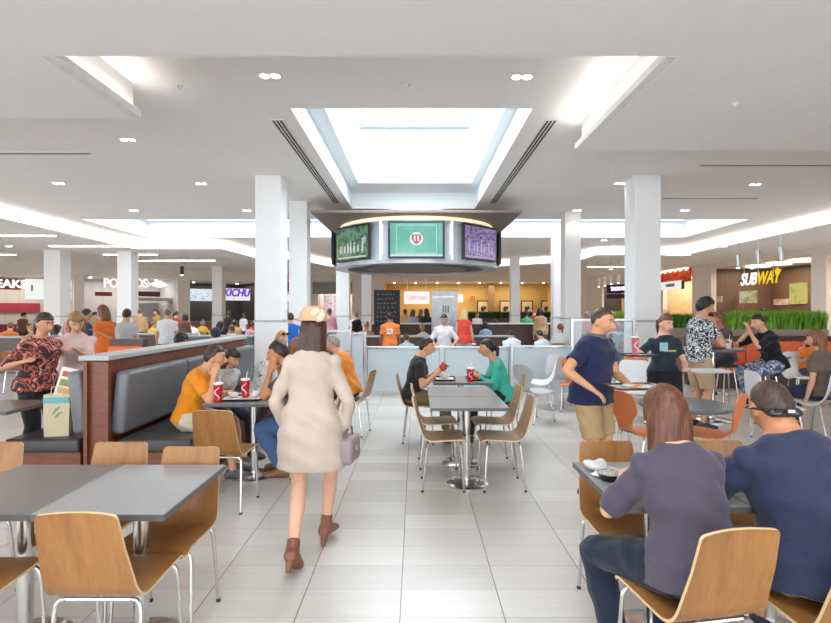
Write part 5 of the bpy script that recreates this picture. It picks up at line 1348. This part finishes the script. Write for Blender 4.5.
g.build('cap', cloth('cloth navy cap', '#28344e'), f.e, smooth='auto')
x, y, r = -2.72, 11.2, 20
person('person in a royal blue shirt seen between the two left columns', x, y, r, 1.58, sk='#c9a080', hair='#3a2a20', style='short', top='#2a66c0', bottom='#3b4a66', lod=2)
# -- centre background
x, y, r = gx(390, 11.4), 11.4, 0
f = person('person in an orange jersey numbered 23, back to the camera', x, y, r, 1.60, sk='#8a5c44', hair='#14100f', style='short', top='#e07b3a', bottom='#2c2c34', lod=1)
text('jersey_number', '23', .15, mat('white print', (.8, .8, .8), .7), f.e, loc=(0, -.135 + f.spine(.32).y, f.spine(.31).z), ext=.006, bold=.006)
person('child in a pale blue shirt seated behind the frosted glass', gx(407, 11.0), 11.0, 10, 1.30, sit=.46, lean=8, sk='#b98a6c', hair='#2a2420', style='short', top='#8fb0c4', bottom='#444444', lod=2)
person('server in a white shirt facing the camera at centre', gx(444, 10.9), 10.9, 178, 1.56, lean=6, pitch=22, sk='#c2937a', hair='#241c1a', style='short', top='#dfdce2', sleeve='elbow', bottom='#9aa6b4', lod=1, rh=(.2, .22, .92), lh=(-.2, .22, .92))
person('long haired blonde in a coral red top left of the white shirted diners', gx(464, 12.2), 12.2, -15, 1.68, True, sk='#d09a7a', hair='#c2a070', style='long', top='#d4483c', sleeve='none', bottom='#c8c4c0', lod=1)
person('hunched diner in white with dark hair behind the woman in teal', gx(514, 11.6), 11.6, 10, 1.50, sit=.46, lean=12, lean2=34, pitch=30, sk='#b98a6c', hair='#1c2030', style='short', top='#dce3e8', sleeve='long', bottom='#6a7078', lod=2, wide=1.2)
person('diner in white with dark hair left of the navy polo man', gx(545, 11.2), 11.2, 20, 1.48, sit=.46, lean=10, lean2=24, pitch=20, sk='#c49a80', hair='#2a3040', style='short', top='#dfe6ec', sleeve='long', bottom='#6a7078', lod=2)
for px, py_, z, rr, lb, tp, hr in [(514, 11.6, 11.45, 0, 'white tub chair under the hunched diner in white', 0, 0), (545, 0, 11.1, 0, 'white tub chair under the diner left of the navy polo', 0, 0), (407, 0, 11.05, 0, 'white tub chair under the child in pale blue', 0, 0), (803, 0, 9.2, 170, 'white tub chair under the child in orange', 0, 0)]:
    chair_at(TUB, gx(px, z), z + (.07 if rr == 0 else 0), rr, lb, G2)
chair_at(PLY, -3.36, 8.83, 20, 'oak chair under the diner in the navy cap', G1)
chair_at(PLY, -3.88, 8.12, -40, 'oak chair under the black haired diner in black', G1)
# -- crowd further back
TOPS = {'white': '#dadade', 'grey': '#8f9096', 'black': '#242428', 'navy': '#2c3654', 'red': '#b03a34', 'orange': '#d97f38', 'yellow': '#d8b04a', 'pink': '#d79aa8', 'green': '#3f9a6c', 'sky blue': '#8fb2d0', 'tan': '#b8966e', 'brown': '#6a4a3a'}
CROWD = [(8, 14.5, 's', 'orange', 20, 'at the left frame edge behind the floral top'), (37, 15.2, 's', 'orange', -30, 'just left of the leftmost pale column'), (22, 20.5, 't', 'brown', 0, 'queuing before the far left stall'), (33, 12.5, 's', 'tan', 40, 'at far left before the red counter'), (53, 12.0, 's', 'grey', 10, 'behind the blonde shopper on her left'),
    (70, 16.5, 't', 'pink', 10, 'right of the leftmost pale column'), (93, 20.0, 't', 'tan', 0, 'queuing at the left of the fish stall'), (140, 18.5, 't', 'tan', 20, 'right of the fish sign column'), (151, 17.0, 's', 'yellow', -20, 'seated below the white fish sign'), (158, 21.0, 't', 'yellow', 160, 'behind the fish stall queue'), (175, 19.0, 't', 'red', 0, 'right of the balding man in white'), (184, 16.0, 't', 'brown', 0, 'in line with the dark stall edge'), (193, 18.0, 's', 'white', 30, 'below the pale blue menu'), (202, 20.0, 's', 'yellow', 0, 'left of the slim pale column'),
    (218, 14.5, 's', 'black', 0, 'in front of the slim pale column'), (228, 19.0, 't', 'black', 0, 'below the purple lit sign'), (236, 17.0, 's', 'tan', 40, 'right of the slim pale column'), (243, 21.0, 't', 'white', -20, 'at the counter of the dark stall'), (248, 14.8, 's', 'pink', -40, 'just left of the wide booth column'), (232, 13.2, 's', 'white', 20, 'at the grey table before the wide column'),
    (285, 19.0, 't', 'brown', 0, 'between the two left columns further back'), (312, 18.5, 't', 'red', 0, 'below the left of the menu screens'), (322, 20.0, 't', 'black', 0, 'in the middle before the menu screens'), (330, 17.5, 't', 'pink', 20, 'left of the column under the ring'), (354, 18.0, 't', 'white', 0, 'right of the column under the ring'), (358, 15.6, 't', 'black', 60, 'just left of the chalkboard'),
    (366, 14.6, 's', 'tan', 0, 'seated at the left foot of the chalkboard'), (406, 21.0, 't', 'tan', 20, 'below the left of the red lettered sign'), (413, 18.5, 't', 'grey', 0, 'below the middle of the red lettered sign'), (420, 22.0, 't', 'brown', -20, 'under the right of the red lettered sign'), (427, 17.5, 't', 'black', 10, 'left of the steel sign panel'), (424, 14.2, 's', 'white', 30, 'seated left of the server in white'),
    (477, 21.5, 't', 'white', 180, 'before the leftmost golden picture'), (486, 16.2, 's', 'sky blue', 0, 'right of the coral top'), (497, 19.0, 's', 'green', 20, 'below the golden pilaster'), (527, 18.5, 't', 'green', 0, 'right of the slim golden wall column'), (534, 20.5, 't', 'red', -20, 'below the rightmost golden pictures'), (541, 16.2, 't', 'tan', 0, 'left of the tall right columns'), (549, 20.0, 's', 'brown', 10, 'beside the narrow far column'),
    (588, 15.5, 't', 'pink', 0, 'just behind the shoulder of the navy polo man'), (603, 13.4, 's', 'pink', 20, 'right of the navy polo man further back'), (613, 16.0, 't', 'red', 0, 'beside the yellow green planter'), (622, 13.8, 's', 'sky blue', 0, 'behind the clear balustrade'), (629, 19.0, 't', 'black', 10, 'below the purple sign'), (668, 16.5, 't', 'black', 0, 'behind the deep green planter'), (727, 20.0, 't', 'brown', 160, 'at the brown wall behind the grass'), (760, 21.0, 't', 'black', -90, 'at the sandwich counter'), (772, 20.5, 't', 'red', -90, 'second at the sandwich counter'), (560, 12.6, 's', 'white', -20, 'behind the tall clear glass screen')]
rnd = random.Random(11); hairs = ['#1c1613', '#2e2018', '#4a3222', '#6f4a2c', '#a8824e', '#15110f', '#77706a']; sks = ['#d2a286', '#c28c6c', '#a8765a', '#8a5c44', '#dcae94']
ADJ = {'#1c1613': 'black haired', '#2e2018': 'dark haired', '#4a3222': 'brown haired', '#6f4a2c': 'light brown haired', '#a8824e': 'fair haired', '#15110f': 'black haired', '#77706a': 'grey haired'}
for px, z, po, tp, rr, where in CROWD:
    hr, skc = rnd.choice(hairs), rnd.choice(sks); fe = rnd.random() < .5; st = rnd.choice(['long', 'bob', 'pony']) if fe else rnd.choice(['short', 'short', 'curly'])
    x = gx(px, z); H = rnd.uniform(1.56, 1.74)
    kw = dict(rh=(.14, .34, .82), lh=(-.14, .34, .82), lean2=rnd.uniform(8, 26)) if po == 's' else {}
    person('%s person in %s, %s' % ('seated' if po == 's' else 'standing', tp, where), x, z, rr, H, fe, sit=.465 if po == 's' else None, lean=5, pitch=rnd.uniform(2, 20), yaw=rnd.uniform(-30, 30), sk=skc, hair=hr, style=st, top=TOPS[tp], sleeve=rnd.choice(['short', 'long', 'elbow']), bottom=rnd.choice(['#2c3346', '#3a3a40', '#6a6458', '#46618c']), lod=2, group='people further back', **kw)
    if po == 's':
        a = R(rr); chair_at(PLYD, x - math.sin(a) * .07, z + math.cos(a) * .07, rr, 'brown chair of the seated %s person %s' % (tp, where), 'brown chairs further back') 
# ------------------------------------------------------------------ things on the tables, in hands, on seats
M_plum = mat('dark plum tray', '#3a2630', .4); M_btray = mat('brown tray', '#5a463c', .4); M_paper = mat('white paper', '#e6e2da', .8, bump=.3, bscale=25)
M_cup = mat('red paper cup', '#c01722', .4); M_lid = mat('white cup lid', '#e8e6e2', .4); M_food = mat('golden fried food', '#c98a3a', .7, var=.3, vscale=60); M_wrap = mat('crumpled white wrapper', '#dfdcd6', .7, bump=.6, bscale=30)
def tray(label, x, y, z, rz=0., m=None, liner=True, sx=.42, sy=.30, group='food trays'):
    e = empty('food_tray', (x, y, z), R(rz), label, 'tray', group)
    mb = MB(); prof = [(.93, 0), (.94, .004), (1.0, .02), (1.02, .02), (.96, .001)]
    def rr(k, zz, n=6):
        out = []; r = .04
        for qx, qy, a0 in ((1, 1, 0), (-1, 1, 90), (-1, -1, 180), (1, -1, 270)):
            for i in range(n): a = R(a0 + 90 * i / (n - 1)); out.append(V((qx * (sx / 2 * k - r) + r * math.cos(a), qy * (sy / 2 * k - r) + r * math.sin(a), zz)))
        return out
    mb.rings([rr(.92, 0), rr(1.0, .018), rr(1.02, .019), rr(1.0, .021), rr(.93, .005)])
    mb.build('tray_body', m or M_plum, e, smooth='auto')
    if liner: MB().box((0, 0, .0065), (sx * .84, sy * .82, .002)).build('paper_liner', M_paper, e)
    return e
def cup(label, x, y, z, h=.165, mark=True, m=None, tilt=0.):
    e = empty('drink_cup', (x, y, z), 0, label, 'cup', 'drink cups')
    c = MB().lathe([(.030, 0), (.031, .003), (.043, h), (.041, h)], (0, 0, 0), 24).build('cup_body', m or M_cup, e, smooth='auto')
    MB().lathe([(.045, h - .004), (.045, h + .008), (.038, h + .014), (.036, h + .014)], (0, 0, 0), 24).build('lid', M_lid, e, smooth='auto')
    MB().tube([(.008, 0, h + .01), (.02, .004, h + .085)], .0035, 8).build('straw', M_lid, e, smooth='auto')
    if mark:
        pts = []
        for i in range(13):
            t = i / 12; zz = h * (.18 + .66 * t); a = -PI / 2 + .55 * math.sin(t * 2 * PI * 1.1 + .6); r = .0315 + .0125 * (zz / h) + .001
            pts.append((r * math.cos(a), r * math.sin(a), zz))
        MB().tube(pts, [.003 + .003 * math.sin(PI * i / 12) for i in range(13)], 6).build('swirl_mark', M_lid, c)
    if tilt: e.rotation_euler.x = tilt
    return e
def wrap(name, label, cat, x, y, z, r, m, seed=0, flat=.55, group=None):
    mb = MB(); mb.ball((0, 0, r * flat), (r, r * .85, r * flat), 18); rnd = random.Random(seed)
    ph = [rnd.uniform(0, 6) for _ in range(4)]
    for v in mb.bm.verts:
        k = 1 + .16 * math.sin(v.co.x / r * 4 + ph[0]) * math.sin(v.co.y / r * 5 + ph[1]) + .12 * math.sin(v.co.z / r * 7 + ph[2] + v.co.x / r * 3)
        v.co.x *= k; v.co.y *= k; v.co.z = max(0, v.co.z * k)
    return tag(mb.build(name, m, None, smooth=True, loc=(x, y, z)), label, cat, group)
def fries(label, x, y, z, seed=0):
    e = empty('fries_box', (x, y, z), R(seed * 37), label, 'fries', 'boxes of fries')
    MB().prism([(-.04, -.02), (.04, -.02), (.045, .02), (-.045, .02)], 0, .05).build('carton', M_cup, e)
    g = MB(); rnd = random.Random(seed)
    for i in range(14): g.box((rnd.uniform(-.035, .035), rnd.uniform(-.013, .013), .055 + rnd.uniform(0, .02)), (.008, .008, .05), rnd.uniform(0, 3))
    o = g.build('fries', M_food, e); o['kind'] = 'stuff'; return e
T = .7615
tray('plum tray with wrappers near the boy in orange', -1.66, 4.93, T, 6); tray('plum tray on the far side of the booth table by the man in jeans', -1.36, 5.14, T, 80, sx=.36, sy=.26)
cup('red cup with a white swirl nearest on the booth table', -1.82, 4.745, T, .17); cup('red cup with a white swirl standing on the booth trays', -1.645, 4.97, T + .009, .17)
wrap('food_wrapper', 'crumpled wrapper on the tray of the boy in orange', 'wrapper', -1.76, 4.96, T + .009, .05, M_wrap, 1, group='food wrappers'); wrap('food_wrapper', 'crumpled wrapper behind the second red cup', 'wrapper', -1.56, 4.99, T + .009, .05, M_wrap, 2, group='food wrappers')
wrap('burger', 'golden burger on the tray of the man in jeans', 'burger', -1.38, 5.2, T + .009, .045, M_food, 3); fries('red box of fries on the tray of the man in jeans', -1.34, 5.05, T + .009, 2)
tray('dark tray before the boy in black at centre', .36, 6.36, T, 88, sx=.36, sy=.26); tray('dark tray before the woman in teal', .76, 6.38, T, 90, sx=.36, sy=.26)
cup('red cup standing between the two centre diners', .655, 6.15, T, .155)
wrap('food_wrapper', 'white wrapper on the tray of the boy in black', 'wrapper', .36, 6.40, T + .009, .06, M_wrap, 4, group='food wrappers'); wrap('food_wrapper', 'white wrapper on the tray of the woman in teal', 'wrapper', .78, 6.42, T + .009, .05, M_wrap, 5, group='food wrappers'); fries('red box of fries on the tray of the woman in teal', .74, 6.31, T + .009, 4)
wrap('sandwich', 'red wrapped sandwich in the hand of the boy in black', 'sandwich', .335, 6.20, .885, .05, mat('red food wrap', '#b8342c', .6), 6, .9)
tray('pale tray with white paper carried by the man in the navy polo', 1.80, 4.21, .975, 4, M_btray, sx=.44, sy=.32)
wrap('napkin', 'white napkin on the tray of the navy polo man', 'napkin', 1.74, 4.2, .984, .05, M_wrap, 8, .25)
tray('dark round edged tray with a cup held out by the server', 2.50, 5.80, 1.10, 10, M_dark, sx=.36, sy=.26)
cup('large red and white cup on the held out tray of the server', 2.47, 5.78, 1.109, .2, True, mat('pink red cup', '#d4656a', .4))
tray('white papered tray in the other hand of the server', 3.22, 5.68, .935, -8, mat('pale tray', '#c9ccd0', .4), sx=.42, sy=.3)
# takeaway bowl and bag on the front right table
e = empty('takeaway_bowl', (.965, 2.56, T), 0, 'black takeaway bowl with a clear lid on the front right table', 'bowl')
MB().lathe([(.036, 0), (.040, .002), (.056, .034), (.060, .036), (.058, .038), (.05, .034)], (0, 0, 0), 28).build('bowl', mat('black plastic', (.012, .012, .013), .25), e, smooth='auto')
n = NT('clear plastic lid'); n.b.inputs['Base Color'].default_value = (.9, .92, .93, 1); n.b.inputs['Roughness'].default_value = .12; n.b.inputs['Alpha'].default_value = .22; M_clearp = n.m
MB().lathe([(.061, .036), (.060, .042), (.050, .056), (.020, .061), (.002, .061)], (0, 0, 0), 28).build('clear_lid', M_clearp, e, smooth='auto')
g = MB(); rnd = random.Random(2)
for i in range(9): a = i * .7; g.ball((.028 * math.cos(a) * rnd.uniform(.3, 1), .028 * math.sin(a) * rnd.uniform(.3, 1), .037), (.012, .01, .009), 8)
o = g.build('salad', spots('salad mix', ['#5a6f34', '#c9b38a', '#a8502c'], 60), e); o['kind'] = 'stuff'
wrap('plastic_bag', 'crumpled clear plastic bag beside the black takeaway bowl', 'plastic bag', .955, 2.72, T, .06, mat('milky plastic', '#cfd0d0', .3, bump=.6, bscale=30), 11, .45)
wrap('napkin', 'white napkin at the table edge left of the takeaway bowl', 'napkin', .935, 2.62, T, .035, M_wrap, 12, .3)
# bar table, further tables
tray('brown food basket on the high bar table', 4.3, 7.5, 1.0615, 0, M_btray, sx=.34, sy=.24); wrap('sandwich', 'brown sandwich in the basket on the bar table', 'sandwich', 4.26, 7.5, 1.071, .055, M_food, 13, .6)
cup('white cup on the high bar table', 4.52, 7.42, 1.0615, .12, False, mat('white paper cup', '#e4e4e0', .5))
e = empty('menu_card', (7.28, 9.66, T), R(8), 'white folded card standing on the table before the orange banquette', 'menu card')
MB().prism([(-.05, 0), (.05, 0), (.012, .16), (-.012, .16)], -.06, .06).build('card', M_paper, e).rotation_euler = (PI / 2, 0, PI / 2)
tray('tray on the second booth table', -1.33, 6.7, T, 80, sx=.36, sy=.26); cup('white cup on the second booth table', -1.22, 6.9, T, .13, False, mat('white paper cup', '#e4e4e0', .5))
rnd = random.Random(4)
WH = ['near the coral top', 'near the orange jersey', 'near the orange dress', 'before the wide booth column', 'behind the blurred shoppers', 'behind the navy polo man', 'beside the clear balustrade', 'far behind the server in white', 'far behind the two white diners', 'in the far left seating', 'by the slim pale column']
for t_, wh in zip(MT, WH):
    x, y = t_.location.x, t_.location.y
    tray('tray on the grey table ' + wh, x + rnd.uniform(-.1, .1), y + .02, T, rnd.uniform(-8, 8), rnd.choice([M_plum, M_btray]), sx=.36, sy=.26)
    cup('paper cup on the grey table ' + wh, x + rnd.choice((-.26, .26)), y + rnd.uniform(-.1, .1), T, .13, False, rnd.choice([M_cup, M_lid]))
# shopping bag with a printed card on the outer booth seat
M_bag = mat('cream paper bag', '#c9bd9c', .7, bump=.2, bscale=20)
e = empty('shopping_bag', (-3.27, 4.72, .466), R(12), 'cream paper shopping bag standing on the outer booth seat', 'shopping bag')
g = MB(); g.rings([[V((sx * w, sy * d, z)) for sx, sy in ((-1, -1), (1, -1), (1, 1), (-1, 1))] for z, w, d in ((0, .10, .06), (.2, .105, .062), (.38, .108, .05))], cap=False); g.quad([(-.1, -.06, .001), (.1, -.06, .001), (.1, .06, .001), (-.1, .06, .001)])
g.build('bag_body', M_bag, e); MB().box((0, -.064, .33), (.21, .004, .05)).build('teal_band', mat('teal band', '#5fa8b0', .6), e)
g = MB(); g.tube([(-.03, -.066, .20), (0, -.067, .25), (.03, -.066, .27)], [.003, .012, .003], 6).tube([(-.01, -.066, .17), (.02, -.067, .21), (.05, -.066, .22)], [.003, .010, .003], 6); g.build('leaf_print', mat('pale green print', '#8fae8a', .7), e)
for sy in (-.05, .05): MB().tube([(-.05, sy, .37), (-.04, sy, .45), (.04, sy, .45), (.05, sy, .37)], .004, 6).build('handle', M_bag, e)
b = MB().box((0, 0, .18), (.19, .012, .36)).build('brochure', M_paper, None, loc=(-3.262, 4.735, .72), rz=R(14)); b.rotation_euler = (R(-6), R(14), R(12)); tag(b, 'printed brochure sticking out of the cream shopping bag', 'brochure')
for i, (c_, zz, hh) in enumerate((('#b5603a', .30, .05), ('#8a8f4a', .22, .06), ('#d9a05a', .15, .05))): MB().box((0, -.008, zz), (.15, .004, hh)).build('picture_block', mat('brochure print ' + c_, c_, .6), b)
# ------------------------------------------------------------------ camera, world, exposure
cam = bpy.data.cameras.new('camera'); cam.sensor_width = 36; cam.lens = F / 831 * 36; cam.clip_end = 200; cam.clip_start = .05
co = bpy.data.objects.new('camera', cam); COL.objects.link(co); co.location = (0, 0, CH); co.rotation_euler = (PI / 2, 0, 0); S.camera = co
w = bpy.data.worlds.new('sky'); S.world = w; w.use_nodes = True
w.node_tree.nodes['Background'].inputs[0].default_value = (.75, .87, 1, 1); w.node_tree.nodes['Background'].inputs[1].default_value = 1.0
def area(name, loc, sx, sy, energy, color):
    l = bpy.data.lights.new(name, 'AREA'); l.shape = 'RECTANGLE'; l.size = sx; l.size_y = sy; l.energy = energy; l.color = color
    o = bpy.data.objects.new(name, l); COL.objects.link(o); o.location = loc; return o
area('skylight_daylight', (0, 9.45, 4.64), 2.5, 5.0, 150, (.86, .94, 1))
area('skylight_daylight', (-6.05, 16.2, 4.74), 6.0, 3.0, 150, (.86, .94, 1))
area('skylight_daylight', (6.05, 16.2, 4.74), 6.0, 3.0, 150, (.86, .94, 1))
area('skylight_daylight', (-.4, -1.25, 4.58), 2.6, 5.6, 90, (.9, .95, 1))  # lamp of the added, unseen skylight
vs = S.view_settings; vs.view_transform = 'Standard'; vs.look = 'None'; vs.gamma = 1; vs.use_curve_mapping = False; vs.exposure = 0.34
S.cycles.use_denoising = True
S.cycles.max_bounces = 8; S.cycles.diffuse_bounces = 5; S.cycles.glossy_bounces = 4; S.cycles.transmission_bounces = 4; S.cycles.transparent_max_bounces = 8
S.cycles.sample_clamp_indirect = 4
